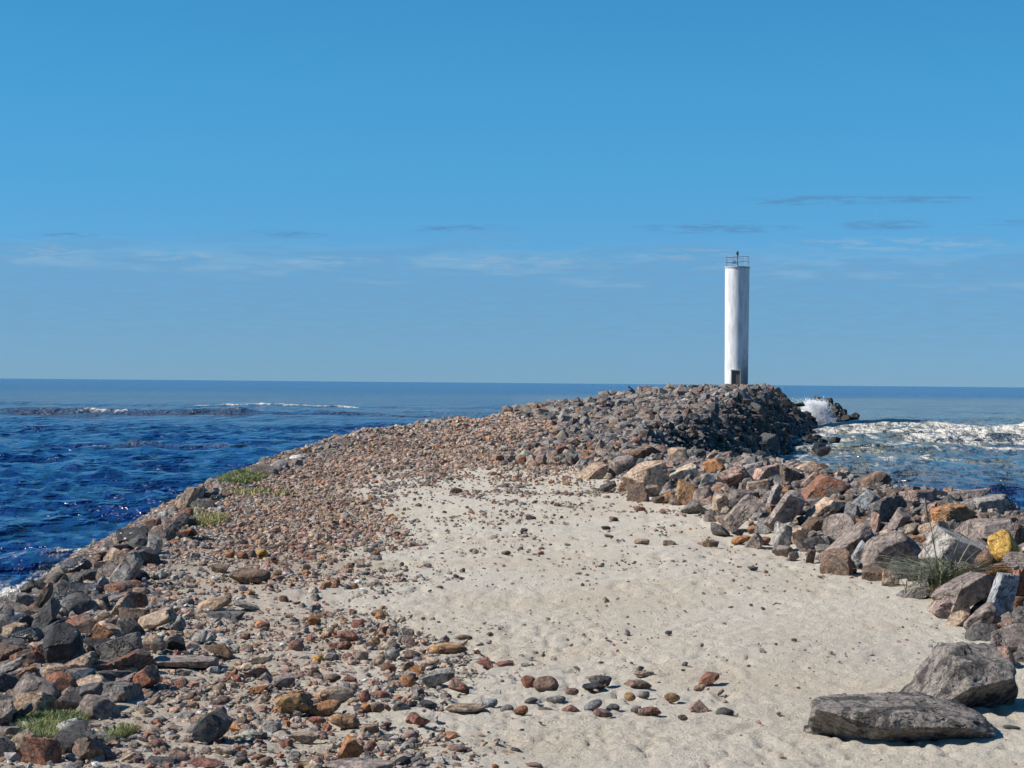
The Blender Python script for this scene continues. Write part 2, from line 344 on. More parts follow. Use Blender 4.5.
MARK = [(932, 568, 30), (60, 722, 28), (100, 735, 26), (34, 730, 24), (130, 732, 16), (240, 479, 26), (222, 482, 14), (206, 521, 20)]
HEROES = []   # (obj, desc, px, py, Y, radius)
NM = {}
def short_tint(c, k): return tuple(k*x for x in c)
PAL = dict(
 grey=((.27, .25, .235), (.17, .16, .155)), dgrey=((.10, .096, .094), (.17, .155, .145)), black=((.028, .028, .03), (.06, .058, .06)),
 mauve=((.29, .235, .205), (.205, .165, .145)), tan=((.46, .345, .25), (.36, .24, .16)), cream=((.58, .48, .37), (.44, .31, .22)),
 orange=((.43, .20, .085), (.30, .175, .10)), rust=((.30, .13, .075), (.20, .15, .125)), brown=((.23, .15, .105), (.15, .115, .09)),
 yellow=((.66, .40, .10), (.52, .27, .06)), ochre=((.45, .27, .12), (.34, .2, .11)), pink=((.42, .27, .205), (.30, .22, .19)),
 pale=((.36, .335, .305), (.22, .20, .185)), blue=((.33, .34, .35), (.20, .195, .19)), red=((.33, .14, .10), (.25, .16, .13)), white=((.62, .60, .56), (.42, .40, .37)))
def rock_obj(name, me, mat, c1, c2, grain=(1, 1, 1)):
    o = link(name, me); 
    if not me.materials: me.materials.append(mat)
    o.color = (c1[0], c1[1], c1[2], 1); o['second_tint'] = tuple(float(x) for x in c2); o['grain'] = tuple(float(x) for x in grain)
    return o
def hero(cx, cy, Lp, Tp, ang, pal, style, desc, where, mat=None, depth=.8, seed=None, sink=None, Y=None, z0=None):
    """a rock measured in the photograph: centre, long side, thickness and tilt; it lies where that line of sight meets the jetty"""
    hh = abs(Lp*math.sin(R(ang)))*.5+abs(Tp*math.cos(R(ang)))*.5
    sink = sink if sink is not None else (.36 if style == 'round' else .26)
    if Y is None:
        p = hit(cx, cy+hh*(1-sink))
        if p is None: p = hit(cx, cy+hh*2.2)
        if p is None: p = Vector((0, 60, 0))
        Y = p.y
    s = Y/FPX; d = ray(cx, cy); dw = max(Tp*1.15, Lp*depth)*s
    c = Vector((d.x*Y, Y, CAMZ+d.z*Y))
    k = max(Lp, Tp)
    sub = 3 if k < 21 else (4 if k < 46 else (5 if k < 90 else 6))
    seed = seed or (int(cx)*977+int(cy)*13)
    V, F = rock_verts(seed, sub, style, (Lp*s, dw, Tp*s))
    a = R(ang); Rm = np.array([[math.cos(a), 0, -math.sin(a)], [0, 1, 0], [math.sin(a), 0, math.cos(a)]]); V = V @ Rm.T
    size = Lp*s; nm = 'boulder' if size > .27 else 'cobble'
    me = mesh_np(nm, V, F, True, None if style == 'round' else 24); m = mat or ROCK
    j = np.random.default_rng(seed); v = 1+j.uniform(-.1, .1)
    o = rock_obj(nm, me, m, [x*v for x in PAL[pal][0]], PAL[pal][1], (2.2 if nm == 'cobble' else 1,)*3)
    o.location = (c.x, c.y+dw*.25, c.z)
    tag(o, (desc+' '+where).replace(' ,', ',').strip(), 'boulder' if nm == 'boulder' else 'stone', 'boulders of the jetty' if nm == 'boulder' else 'loose stones on the sand')
    HEROES.append((o, desc, cx, cy, c.y, c.x, Lp*s*.5)); MARK.append((cx, cy, math.sqrt(Lp*Tp)/2)); return o

# ------------------------------------------------------------------ measured rocks
W = 'in the right-hand rock wall'
RIGHT = [
 # cx, cy, long, thick, tilt, colour, style, description, where
 (646, 476, 48, 26, 24, 'tan', 'block', 'pale tan split block with a dark right face', 'at the far head of the wall'),
 (622, 467, 30, 22, 20, 'mauve', 'round', 'rounded mauve-grey boulder', 'just left of the pale tan block with the dark face'),
 (644, 455, 34, 17, 12, 'brown', 'block', 'grey-brown block with a black right end', 'resting above the pale tan split block'),
 (679, 456, 21, 18, 5, 'tan', 'block', 'square tan block', 'behind the cream slab at the head of the right wall'),
 (684, 474, 28, 15, 25, 'cream', 'slab', 'cream and pink slab, the lightest rock', 'at the far head of the right wall'),
 (687, 494, 28, 19, 86, 'ochre', 'slab', 'upright khaki-brown slab', 'standing in the sand below the cream slab'),
 (668, 498, 20, 13, 5, 'orange', 'wedge', 'small orange-brown pyramid of rock', 'on the sand left of the upright khaki slab'),
 (653, 491, 22, 12, 10, 'mauve', 'block', 'low grey stone', 'under the pale tan split block'),
 (718, 466, 28, 15, 10, 'orange', 'block', 'orange-brown block', 'on top of the wall below the dark shaded mound'),
 (710, 481, 19, 17, 70, 'blue', 'block', 'pale blue-grey block', 'under the orange-brown block'),
 (704, 497, 21, 21, 20, 'mauve', 'round', 'plum-grey rounded boulder', 'right of the upright khaki slab'),
 (721, 505, 22, 17, 84, 'tan', 'crag', 'fluted tan-brown upright rock', 'at the wall foot beside the plum-grey boulder'),
 (697, 456, 19, 14, 15, 'dgrey', 'block', 'charcoal grey block', 'behind the pale blue-grey block'),
 (613, 452, 14, 8, 15, 'yellow', 'block', 'small ochre-yellow stone', 'on the rubble above the rounded mauve-grey boulder'),
 (601, 448, 17, 12, 80, 'pink', 'block', 'pinkish upright stone', 'left of the small ochre-yellow stone'),
 (608, 487, 18, 9, 25, 'dgrey', 'block', 'dark wedge of rock', 'at the left end of the right rock wall'),
 (625, 487, 16, 9, -8, 'tan', 'block', 'flat fawn stone', 'right of the dark wedge at the left end of the wall'),
 (711, 457, 17, 6, 45, 'tan', 'slab', 'thin leaning fawn slab', 'against the dark shaded mound'),
 (824, 487, 56, 25, 12, 'rust', 'wedge', 'big rust-orange peaked slab', 'high in the middle of the right rock wall'),
 (785, 512, 52, 24, 48, 'mauve', 'slab', 'large brown-grey slab leaning right', 'below the rust-orange peaked slab'),
 (825, 509, 44, 17, 35, 'tan', 'slab', 'long tan slab with a grey butt end', 'directly below the rust-orange peaked slab'),
 (842, 528, 36, 28, 20, 'mauve', 'block', 'broad brown-grey block', 'under the long tan slab'),
 (741, 514, 48, 19, 47, 'mauve', 'slab', 'dark mauve slab leaning on the wall', 'above the loose orange stones'),
 (735, 478, 36, 24, 12, 'pink', 'crag', 'pinkish-tan craggy rock', 'behind the dark mauve leaning slab'),
 (753, 468, 24, 9, 12, 'pale', 'slab', 'flat greenish-grey slab', 'on the wall top against the dark mound'),
 (768, 475, 28, 17, 15, 'pink', 'block', 'pink-grey block', 'right of the flat greenish-grey slab'),
 (793, 477, 28, 17, -12, 'brown', 'block', 'dark red-brown block', 'on the wall top left of the rust-orange peak'),
 (759, 488, 26, 15, 10, 'tan', 'block', 'sandy brown block', 'in the wall below the pink-grey block'),
 (797, 519, 26, 7, -4, 'cream', 'slab', 'thin cream-coloured slab', 'lying flat left of the long tan slab'),
 (783, 538, 30, 18, 78, 'pale', 'slab', 'upright pale grey slab', 'at the wall foot below the thin cream slab'),
 (801, 535, 22, 18, 15, 'tan', 'block', 'tan blocky rock', 'between the upright pale grey slab and a black gap'),
 (738, 532, 14, 7, -10, 'dgrey', 'block', 'small dark slab', 'on the sand at the foot of the dark mauve leaning slab'),
 (742, 540, 22, 9, 14, 'orange', 'round', 'loose orange-brown stone', 'on the sand in front of the right wall'),
 (754, 530, 13, 9, 10, 'orange', 'round', 'bright orange small stone', 'between the leaning mauve slab and the upright pale slab'),
 (765, 541, 13, 9, 25, 'rust', 'round', 'oval red-orange stone', 'at the foot of the wall left of the upright pale slab'),
 (775, 497, 28, 9, 68, 'pale', 'slab', 'narrow grey upright slab', 'wedged left of the large brown-grey leaning slab'),
 (809, 468, 26, 12, 15, 'tan', 'block', 'pale pinkish cap stone', 'on the wall top just behind the rust-orange peak'),
 (812, 480, 22, 9, 42, 'pink', 'slab', 'salmon-pink leaning slab', 'against the upper left of the rust-orange peak'),
 (843, 479, 11, 15, 5, 'black', 'block', 'small black block', 'right behind the rust-orange peak'),
 (706, 543, 11, 9, 10, 'tan', 'round', 'small tan stone', 'out on the sand left of the right wall'),
 (713, 544, 11, 8, -15, 'brown', 'block', 'small dark brown stone', 'beside the small tan stone out on the sand'),
 (866, 502, 30, 16, 42, 'blue', 'slab', 'bluish-grey slab', 'in the upper wall left of the black craggy block'),
 (849, 547, 64, 20, 36, 'mauve', 'slab', 'long mauve-grey slab climbing to the right', 'along the wall foot'),
 (888, 511, 42, 30, 30, 'dgrey', 'crag', 'dark grey craggy block with a black right face', 'in the middle of the right wall'),
 (921, 499, 40, 20, 8, 'pink', 'block', 'peach-coloured block', 'on the skyline of the right wall'),
 (941, 497, 14, 14, -20, 'black', 'block', 'black block end', 'touching the right side of the peach-coloured block'),
 (900, 521, 30, 16, 50, 'mauve', 'slab', 'mauve slab beside a black hollow', 'below the peach-coloured block'),
 (892, 555, 66, 40, 14, 'mauve', 'round', 'big smooth mauve boulder', 'with its foot in the sand left of the grass tuft'),
 (860, 557, 30, 16, 52, 'blue', 'slab', 'lavender-grey slab with a yellowish edge', 'against the left side of the big smooth mauve boulder'),
 (793, 557, 12, 11, 0, 'mauve', 'block', 'small square mauve stone', 'at the foot of the wall below the black gap'),
 (811, 557, 16, 10, 80, 'brown', 'block', 'small upright brown stone', 'between the square mauve stone and the long mauve slab'),
 (814, 543, 22, 12, 20, 'dgrey', 'crag', 'dark broken rock', 'in the gap below the long tan slab'),
 (876, 525, 26, 9, 80, 'pink', 'slab', 'thin pink upright sliver of rock', 'left of the dark grey craggy block'),
 (877, 481, 32, 18, 28, 'brown', 'block', 'brown block tilted up against the sea', 'on the wall top right of the rust-orange peak'),
 (955, 517, 46, 27, -4, 'orange', 'crag', 'rough orange craggy block', 'in the upper right wall'),
 (939, 518, 24, 12, 78, 'yellow', 'block', 'butter-yellow rock face', 'at the left end of the rough orange craggy block'),
 (958, 552, 64, 40, -14, 'pale', 'block', 'big khaki-grey boulder', 'behind the grass tuft'),
 (996, 507, 50, 24, 3, 'pale', 'crag', 'pale grey pitted rock', 'on the right skyline of the wall'),
 (994, 533, 56, 28, 5, 'mauve', 'block', 'broad grey-brown rock', 'between the pale pitted rock and the yellow boulder'),
 (1006, 550, 38, 27, -58, 'yellow', 'round', 'bright yellow boulder', 'at the right edge of the wall'),
 (970, 496, 56, 11, 4, 'mauve', 'slab', 'long low grey cap slab', 'on the wall top behind the orange craggy block'),
 (1020, 505, 18, 18, 0, 'black', 'block', 'black rock', 'at the far right of the wall skyline'),
 (1021, 538, 26, 18, 80, 'rust', 'block', 'rusty grey block', 'above the bright yellow boulder at the right edge'),
 (974, 592, 76, 32, 30, 'mauve', 'slab', 'large slab mottled grey and orange', 'sloping down to the sand right of the grass tuft'),
 (951, 610, 38, 20, 4, 'pink', 'block', 'pinkish-mauve angular rock', 'half sunk in sand below the mottled slab'),
 (937, 599, 17, 9, 80, 'yellow', 'block', 'small amber stone', 'at the lower left end of the mottled slab'),
 (1004, 600, 56, 26, 74, 'blue', 'slab', 'upright slab with a pale blue-white face', 'near the right edge'),
 (982, 618, 40, 18, 32, 'mauve', 'crag', 'brown-grey jagged rock', 'leaning on the left of the pale blue-white slab'),
 (1010, 642, 40, 34, 10, 'mauve', 'block', 'grey-brown block', 'at the right edge below the pale blue-white slab'),
 (1021, 586, 36, 16, 82, 'rust', 'slab', 'rust-brown upright slab', 'at the right edge beside the pale blue-white slab'),
 (1024, 618, 26, 20, 60, 'dgrey', 'block', 'dark grey rock cut by the right edge', 'below the rust-brown upright slab'),
]
LEFT = [
 (75, 567, 30, 20, 5, 'black', 'round', 'black wet rounded rock', 'on the left bank skyline against the water', 'W'),
 (103, 568, 24, 15, 5, 'pink', 'block', 'pink-brown rock', 'between the black wet rock and the light grey leaning rock'),
 (126, 570, 38, 20, 52, 'pale', 'slab', 'light grey leaning rock with a black right side', 'on the upper left bank'),
 (42, 599, 34, 9, 55, 'brown', 'slab', 'thin brown slab', 'leaning steeply beside the water at the left'),
 (59, 588, 24, 8, 60, 'tan', 'slab', 'thin fawn slab', 'leaning right of the thin brown slab'),
 (70, 585, 16, 11, 0, 'dgrey', 'round', 'glossy dark stone', 'below the black wet rounded rock', 'W'),
 (92, 590, 20, 12, -5, 'dgrey', 'round', 'glossy grey stone glinting in the sun', 'left of the black gap on the left bank', 'W'),
 (74, 606, 38, 25, 10, 'dgrey', 'round', 'rounded dark grey mottled boulder', 'below the glossy stones on the left bank', 'S'),
 (45, 617, 38, 17, 58, 'dgrey', 'block', 'dark grey upright block', 'left of the rounded dark mottled boulder'),
 (61, 649, 50, 40, 78, 'black', 'round', 'big black boulder with white specks', 'standing on the lower left bank', 'S'),
 (12, 648, 30, 17, 8, 'dgrey', 'block', 'dark grey block', 'at the left edge below the waterline rocks'),
 (20, 624, 26, 20, 0, 'black', 'round', 'black wet rock', 'by the foam at the left edge', 'W'),
 (100, 617, 20, 9, 30, 'tan', 'slab', 'small tan slab', 'right of the rounded dark mottled boulder'),
 (108, 624, 20, 10, 12, 'brown', 'block', 'small brown stone', 'above the rusty patchy rock'),
 (97, 641, 30, 22, 60, 'orange', 'crag', 'rusty patchy rock', 'right of the big black boulder with white specks'),
 (118, 648, 52, 24, 26, 'dgrey', 'slab', 'dark slab streaked with red', 'right of the rusty patchy rock', 'S'),
 (155, 620, 38, 17, 25, 'tan', 'slab', 'light tan sloping slab', 'above the round stone with an orange top'),
 (140, 592, 20, 10, 10, 'tan', 'block', 'small light tan rock', 'below the light grey leaning rock'),
 (106, 597, 16, 6, 25, 'pale', 'slab', 'small pale grey slab', 'in the black gap on the left bank'),
 (31, 692, 58, 38, 8, 'mauve', 'wedge', 'big mauve-grey pyramid-shaped boulder', 'near the lower left corner'),
 (23, 675, 26, 8, 30, 'orange', 'slab', 'orange-brown log-shaped rock', 'above the mauve-grey pyramid boulder'),
 (10, 667, 28, 11, 20, 'pale', 'slab', 'grey slab', 'at the left edge above the pyramid boulder'),
 (73, 677, 28, 15, 5, 'mauve', 'block', 'grey block', 'below the big black boulder with white specks'),
 (100, 680, 28, 17, -10, 'dgrey', 'block', 'rock with a black triangular face', 'right of the grey block below the big black boulder'),
 (78, 697, 46, 19, 18, 'dgrey', 'block', 'dark slate-grey slab', 'above the green grass patch'),
 (113, 690, 34, 11, 25, 'red', 'slab', 'mauve-red slab', 'between the slate-grey slab and the rusty boulder'),
 (144, 680, 30, 25, 15, 'rust', 'block', 'rust-brown boulder', 'under the left end of the long flat slab'),
 (69, 728, 32, 18, 10, 'white', 'crag', 'whitish-grey rock', 'sitting in the green grass patch'),
 (41, 701, 16, 14, 0, 'orange', 'block', 'small orange stone', 'in front of the pyramid boulder'),
 (59, 707, 11, 9, 0, 'white', 'round', 'small white stone', 'at the upper edge of the green grass patch'),
 (16, 716, 32, 8, 30, 'dgrey', 'slab', 'dark thin slab', 'in front of the pyramid boulder at the left edge'),
 (8, 733, 24, 13, 5, 'mauve', 'block', 'mauve rock cut by the left edge', 'left of the grass patch'),
 (22, 745, 20, 6, -4, 'white', 'slab', 'pale flat stone', 'below the grass patch near the lower left corner'),
 (249, 577, 42, 18, -3, 'brown', 'round', 'flat red-brown boulder with a dark underside', 'alone on the gravel left of the sand'),
 (214, 605, 34, 14, 8, 'tan', 'block', 'peach-tan stone', 'on the gravel below the flat red-brown boulder'),
 (224, 617, 40, 9, 0, 'dgrey', 'slab', 'dark grey flat slab', 'just below the peach-tan stone'),
 (218, 649, 34, 12, -25, 'orange', 'wedge', 'bright orange triangular stone', 'above the right end of the long flat slab'),
 (153, 645, 28, 20, 10, 'tan', 'round', 'round pale stone with an orange top', 'left above the long flat slab'),
 (176, 645, 22, 16, -20, 'black', 'block', 'dark block', 'right of the round stone with an orange top'),
 (199, 637, 19, 12, 30, 'pale', 'block', 'pale grey stone', 'left of the bright orange triangular stone'),
 (177, 626, 16, 14, 45, 'pale', 'block', 'light grey chunk', 'right of the light tan sloping slab'),
 (219, 569, 18, 8, -10, 'brown', 'block', 'dark brown stone', 'left of the flat red-brown boulder'),
 (229, 554, 12, 8, 25, 'orange', 'round', 'orange-brown oval cobble', 'leftmost in a row of four above the flat red-brown boulder'),
 (242, 556, 12, 9, 0, 'rust', 'round', 'reddish round cobble', 'second in a row of four above the flat red-brown boulder'),
 (252, 555, 9, 11, 0, 'brown', 'round', 'dark round cobble', 'third in a row of four above the flat red-brown boulder'),
 (262, 554, 12, 10, 15, 'yellow', 'round', 'yellowish round cobble', 'rightmost in a row of four above the flat red-brown boulder'),
 (246, 607, 28, 7, -14, 'pale', 'slab', 'thin grey-beige slab', 'right of the peach-tan stone'),
 (263, 626, 14, 8, 5, 'rust', 'round', 'small red-brown cobble', 'right of the dark grey flat slab'),
 (180, 664, 74, 12, -1, 'mauve', 'slab', 'long flat plank-like slab of purplish stone', 'in the lower left'),
 (210, 729, 34, 31, 60, 'dgrey', 'block', 'dark grey lump of rock', 'standing on the sand edge right of the grass patch'),
 (258, 673, 28, 15, 5, 'red', 'block', 'reddish-grey stone', 'right of the long flat purplish slab'),
 (283, 682, 24, 16, 25, 'mauve', 'block', 'steel-grey stone', 'above the rough ochre block'),
 (260, 659, 24, 8, 5, 'cream', 'slab', 'pale beige flat stone', 'above the reddish-grey stone'),
 (258, 690, 22, 8, 5, 'orange', 'slab', 'salmon-orange flat stone', 'below the reddish-grey stone'),
 (160, 763, 32, 10, 0, 'dgrey', 'slab', 'dark flat stone at the bottom edge', 'right of the lower left corner'),
 (205, 765, 38, 11, -6, 'red', 'round', 'red-brown stone cut by the bottom edge', 'below the dark grey lump'),
 (186, 718, 20, 11, 0, 'pale', 'block', 'bluish-grey stone', 'between the grass patch and the dark grey lump'),
 (265, 762, 17, 9, 10, 'brown', 'round', 'brown stone', 'near the bottom edge below the rough ochre block'),
 (181, 684, 15, 10, 20, 'rust', 'block', 'rusty chip of stone', 'below the long flat purplish slab'),
 (131, 536, 36, 19, 3, 'black', 'block', 'black rock lump', 'on the left skyline against the deep blue water', 'S'),
 (163, 516, 11, 10, 0, 'white', 'round', 'round whitish stone', 'on the left skyline above the black rock lump'),
 (152, 524, 18, 12, 10, 'rust', 'block', 'rust-red rock', 'on the skyline left of the round whitish stone'),
 (174, 527, 40, 11, 45, 'dgrey', 'slab', 'grey ridge-like slab', 'running up from the black rock lump'),
 (186, 534, 20, 9, 15, 'rust', 'slab', 'flat rust-coloured rock', 'below the yellow-green herb patch on the edge'),
 (153, 547, 24, 15, 80, 'pale', 'block', 'upright light grey block', 'right of the black rock lump'),
 (188, 498, 28, 13, 60, 'tan', 'slab', 'leaning tan slab', 'on the left skyline below the green herb patch'),
 (197, 494, 20, 13, 30, 'pale', 'block', 'grey skyline rock', 'just below the green herb patch'),
 (210, 495, 17, 7, 20, 'dgrey', 'slab', 'thin dark slab', 'right of the grey skyline rock'),
 (103, 557, 20, 12, 10, 'brown', 'block', 'brown-grey rock', 'above the pink-brown rock on the left skyline'),
 (119, 548, 20, 11, 8, 'mauve', 'block', 'dull brown rock', 'just below the black rock lump'),
 (279, 465, 18, 10, 10, 'pale', 'round', 'pale grey hump of rock', 'on the left skyline right of the green herb patch'),
 (298, 458, 18, 6, 0, 'white', 'round', 'whitish flat rock', 'on the left skyline right of the pale grey hump'),
 (444, 424, 6, 6, 0, 'white', 'block', 'tiny white stone', 'on the gravel skyline halfway to the lighthouse'),
]
COBB = [
 (294, 706, 38, 23, 8, 'ochre', 'crag', 'rough ochre block', ', leftmost of three tan blocks by the sand'),
 (334, 695, 42, 16, 3, 'tan', 'round', 'long tan block', ', rearmost of three tan blocks by the sand'),
 (324, 709, 36, 14, 10, 'orange', 'round', 'orange-ochre block with a dark right end', ', frontmost of three tan blocks by the sand'),
 (380, 616, 11, 9, 0, 'orange', 'round', 'lone round orange-brown cobble', 'where the gravel meets the sand'),
 (388, 669, 17, 12, 0, 'rust', 'round', 'smooth red-brown cobble', 'on the heap of reddish cobbles'),
 (407, 682, 17, 13, -10, 'orange', 'round', 'orange-red cobble', 'right of the smooth red-brown cobble'),
 (379, 661, 15, 10, 35, 'tan', 'round', 'tan-orange cobble', 'leaning above the smooth red-brown cobble'),
 (364, 697, 13, 11, 75, 'red', 'round', 'brick-red cobble', 'just right of the long tan block'),
 (380, 695, 18, 8, 0, 'red', 'round', 'flat purplish cobble', 'right of the brick-red cobble'),
 (366, 708, 12, 11, 0, 'orange', 'round', 'bright orange cobble', 'right of the orange-ochre block'),
 (332, 678, 18, 8, 8, 'brown', 'round', 'brown tapering cobble', 'above the long tan block'),
 (350, 680, 14, 8, 0, 'red', 'round', 'small dusky red cobble', 'right of the brown tapering cobble'),
 (318, 660, 12, 10, 15, 'yellow', 'round', 'sand-yellow cobble', 'in the reddish cobbles left of the heap'),
 (331, 658, 16, 11, 0, 'pale', 'round', 'dull grey-pink cobble', 'right of the sand-yellow cobble'),
 (296, 647, 16, 14, 0, 'red', 'round', 'pinkish-red cobble', 'above left of the sand-yellow cobble'),
 (348, 636, 22, 10, -8, 'red', 'round', 'long brick-red cobble', 'at the top of the reddish cobble heap'),
 (344, 646, 16, 9, 10, 'rust', 'round', 'rusty cobble', 'under the long brick-red cobble'),
 (360, 657, 16, 12, 0, 'tan', 'round', 'fawn cobble', 'in the middle of the reddish cobble heap'),
 (374, 642, 13, 9, 10, 'ochre', 'round', 'ochre cobble with a dark side', 'upper right of the reddish cobble heap'),
 (391, 655, 18, 12, 30, 'pale', 'round', 'greenish-grey cobble', 'right of the fawn cobble'),
 (377, 708, 15, 11, 0, 'brown', 'round', 'dark brown cobble', 'right of the bright orange cobble'),
 (315, 620, 13, 12, 10, 'orange', 'block', 'orange-brown angular cobble', 'left of the lone round orange cobble'),
 (447, 650, 42, 13, 2, 'ochre', 'round', 'long ochre-brown boulder', 'at the right edge of the cobbles on the sand'),
 (464, 638, 17, 6, -3, 'brown', 'round', 'low brown stone', 'just above the long ochre-brown boulder'),
 (350, 752, 29, 22, 62, 'orange', 'block', 'rust-orange angular boulder', 'standing near the bottom edge'),
 (356, 769, 74, 14, 2, 'mauve', 'round', 'large mauve-grey rock cut by the bottom edge', 'below the rust-orange angular boulder'),
 (344, 722, 32, 14, -10, 'ochre', 'round', 'olive-brown stone', 'below the orange-ochre block'),
 (369, 730, 19, 12, 10, 'tan', 'block', 'peach-coloured stone', 'right of the olive-brown stone'),
 (304, 738, 30, 10, -5, 'tan', 'block', 'tan-orange stone', 'left above the rust-orange angular boulder'),
 (317, 721, 18, 9, 0, 'red', 'round', 'purple-red stone', 'below the three big tan blocks'),
 (402, 762, 18, 10, 15, 'black', 'round', 'blackish stone', 'near the bottom edge right of the mauve-grey rock'),
 (419, 721, 22, 11, -15, 'red', 'block', 'mauve-red stone', 'on the sand below the grey cobbles'),
 (427, 705, 20, 9, -5, 'dgrey', 'round', 'dark grey cobble', 'above the mauve-red stone'),
 (390, 738, 16, 8, 0, 'dgrey', 'block', 'small dark grey stone', 'right of the peach-coloured stone'),
 (439, 678, 34, 14, 20, 'pale', 'slab', 'grey-beige slab', 'tilted below the long ochre-brown boulder'),
 (430, 664, 20, 12, 10, 'tan', 'round', 'sandy orange cobble', 'left above the grey-beige slab'),
 (460, 687, 22, 14, -20, 'red', 'block', 'dusky mauve stone', 'right of the grey-beige slab'),
 (486, 662, 18, 10, -20, 'red', 'wedge', 'brownish-pink stone', 'on the sand right of the long ochre-brown boulder'),
 (505, 664, 18, 5, 0, 'red', 'round', 'flat dusky pink stone', 'right of the brownish-pink stone'),
 (529, 683, 18, 13, -12, 'rust', 'round', 'red-brown cobble', 'touching the left side of the big brown cobble'),
 (546, 685, 26, 18, 0, 'brown', 'round', 'big brown cobble with a black right side', 'in the row of stones across the sand'),
 (572, 692, 14, 8, 0, 'brown', 'round', 'little brown cobble', 'just right of the big brown cobble'),
 (489, 704, 18, 10, 15, 'blue', 'round', 'blue-grey cobble', 'in the front of the row left of the big brown cobble'),
 (507, 709, 14, 9, 0, 'pale', 'round', 'greyish cobble', 'between the blue-grey cobble and the orange-brown one'),
 (521, 711, 15, 10, 15, 'orange', 'round', 'orange-brown cobble', 'at the right end of three cobbles below the big brown one'),
 (465, 709, 40, 9, 0, 'tan', 'round', 'long low tan stone with a dark end', 'left of the blue-grey cobble'),
 (531, 701, 14, 6, 15, 'dgrey', 'round', 'thin grey cobble', 'under the red-brown cobble'),
 (546, 710, 16, 5, 0, 'brown', 'round', 'low dark brown stone', 'below the big brown cobble'),
 (570, 709, 20, 7, 0, 'red', 'wedge', 'dark red-brown stone', 'right of the low dark brown stone'),
 (556, 700, 20, 8, 5, 'pale', 'round', 'mixed grey cobble', 'under the right side of the big brown cobble'),
 (459, 749, 22, 7, 0, 'pink', 'round', 'half-buried pink stone', 'on the sand near the bottom'),
 (600, 681, 24, 12, -5, 'dgrey', 'round', 'dark grey humped boulder', 'in the middle of the row of stones on the sand'),
 (594, 687, 24, 7, 0, 'black', 'round', 'low blackish stone', 'in front of the dark grey humped boulder'),
 (638, 685, 28, 9, -3, 'brown', 'round', 'flat brown stone', 'right of the dark grey humped boulder'),
 (644, 674, 22, 5, 0, 'tan', 'round', 'thin sandy stone', 'just behind the flat brown stone'),
 (709, 679, 24, 12, 12, 'rust', 'wedge', 'orange-brown triangular stone', 'at the right end of the row on the sand'),
 (700, 688, 14, 6, 10, 'tan', 'round', 'small fawn stone', 'in front of the orange-brown triangular stone'),
 (630, 697, 12, 9, -10, 'ochre', 'round', 'small golden cobble', 'below the flat brown stone'),
 (643, 695, 14, 8, 0, 'pale', 'round', 'beige cobble', 'touching the small golden cobble'),
 (593, 706, 20, 10, 25, 'blue', 'round', 'slate-blue cobble', 'below the dark grey humped boulder'),
 (603, 714, 20, 9, -15, 'red', 'round', 'rose-red stone', 'below the slate-blue cobble'),
 (613, 708, 14, 8, 0, 'dgrey', 'round', 'small charcoal cobble', 'right of the slate-blue cobble'),
 (650, 713, 24, 11, 5, 'rust', 'round', 'smooth rust-brown cobble', 'in the front of the row of stones'),
 (636, 710, 11, 8, 0, 'pale', 'round', 'small grey cobble', 'left of the smooth rust-brown cobble'),
 (672, 698, 17, 10, -10, 'ochre', 'round', 'mustard-coloured cobble', 'right part of the row on the sand'),
 (699, 706, 22, 13, -10, 'pink', 'wedge', 'rosy tan stone', 'left of the last grey cobble in the row'),
 (725, 713, 19, 10, 0, 'dgrey', 'round', 'round-topped grey cobble', 'the last at the right end of the row'),
 (683, 718, 10, 6, 0, 'brown', 'round', 'tiny brown pebble', 'in front of the rosy tan stone'),
 (753, 569, 11, 5, 0, 'dgrey', 'block', 'lone dark stone', 'on the open sand toward the right wall'),
 (456, 491, 13, 6, 0, 'brown', 'block', 'dark brown stone', 'on the far end of the sand below the red gravel'),
 (531, 518, 11, 4, 0, 'black', 'block', 'small flat black stone', 'out on the middle of the sand'),
 (524, 531, 8, 6, 0, 'dgrey', 'block', 'small charcoal stone', 'just below the small flat black stone'),
 (506, 553, 10, 5, 0, 'brown', 'round', 'small rusty pebble', 'on the open sand left of centre'),
 (642, 542, 16, 7, 0, 'tan', 'round', 'sandy-brown low stone', 'on the open sand in front of the wall head'),
 (670, 543, 14, 6, 0, 'brown', 'block', 'dark low stone', 'right of the sandy-brown low stone'),
 (606, 528, 10, 4, 0, 'dgrey', 'block', 'flat dark chip', 'on the far sand'),
 (614, 519, 10, 5, 0, 'brown', 'block', 'dull brown chip', 'on the far sand near the wall head'),
 (640, 509, 12, 6, 0, 'rust', 'round', 'rusty stone', 'at the edge of the far sand by the wall head'),
 (735, 686+40, 8, 4, 0, 'brown', 'round', 'brown speck of stone', 'on the sand right below the row'),
]
MATS = {'W': WETROCK, 'S': SPOTROCK}
for t in RIGHT: hero(*t)
for t in LEFT: hero(*t[:9], mat=MATS.get(t[9]) if len(t) > 9 else None)
for t in COBB: hero(*t)

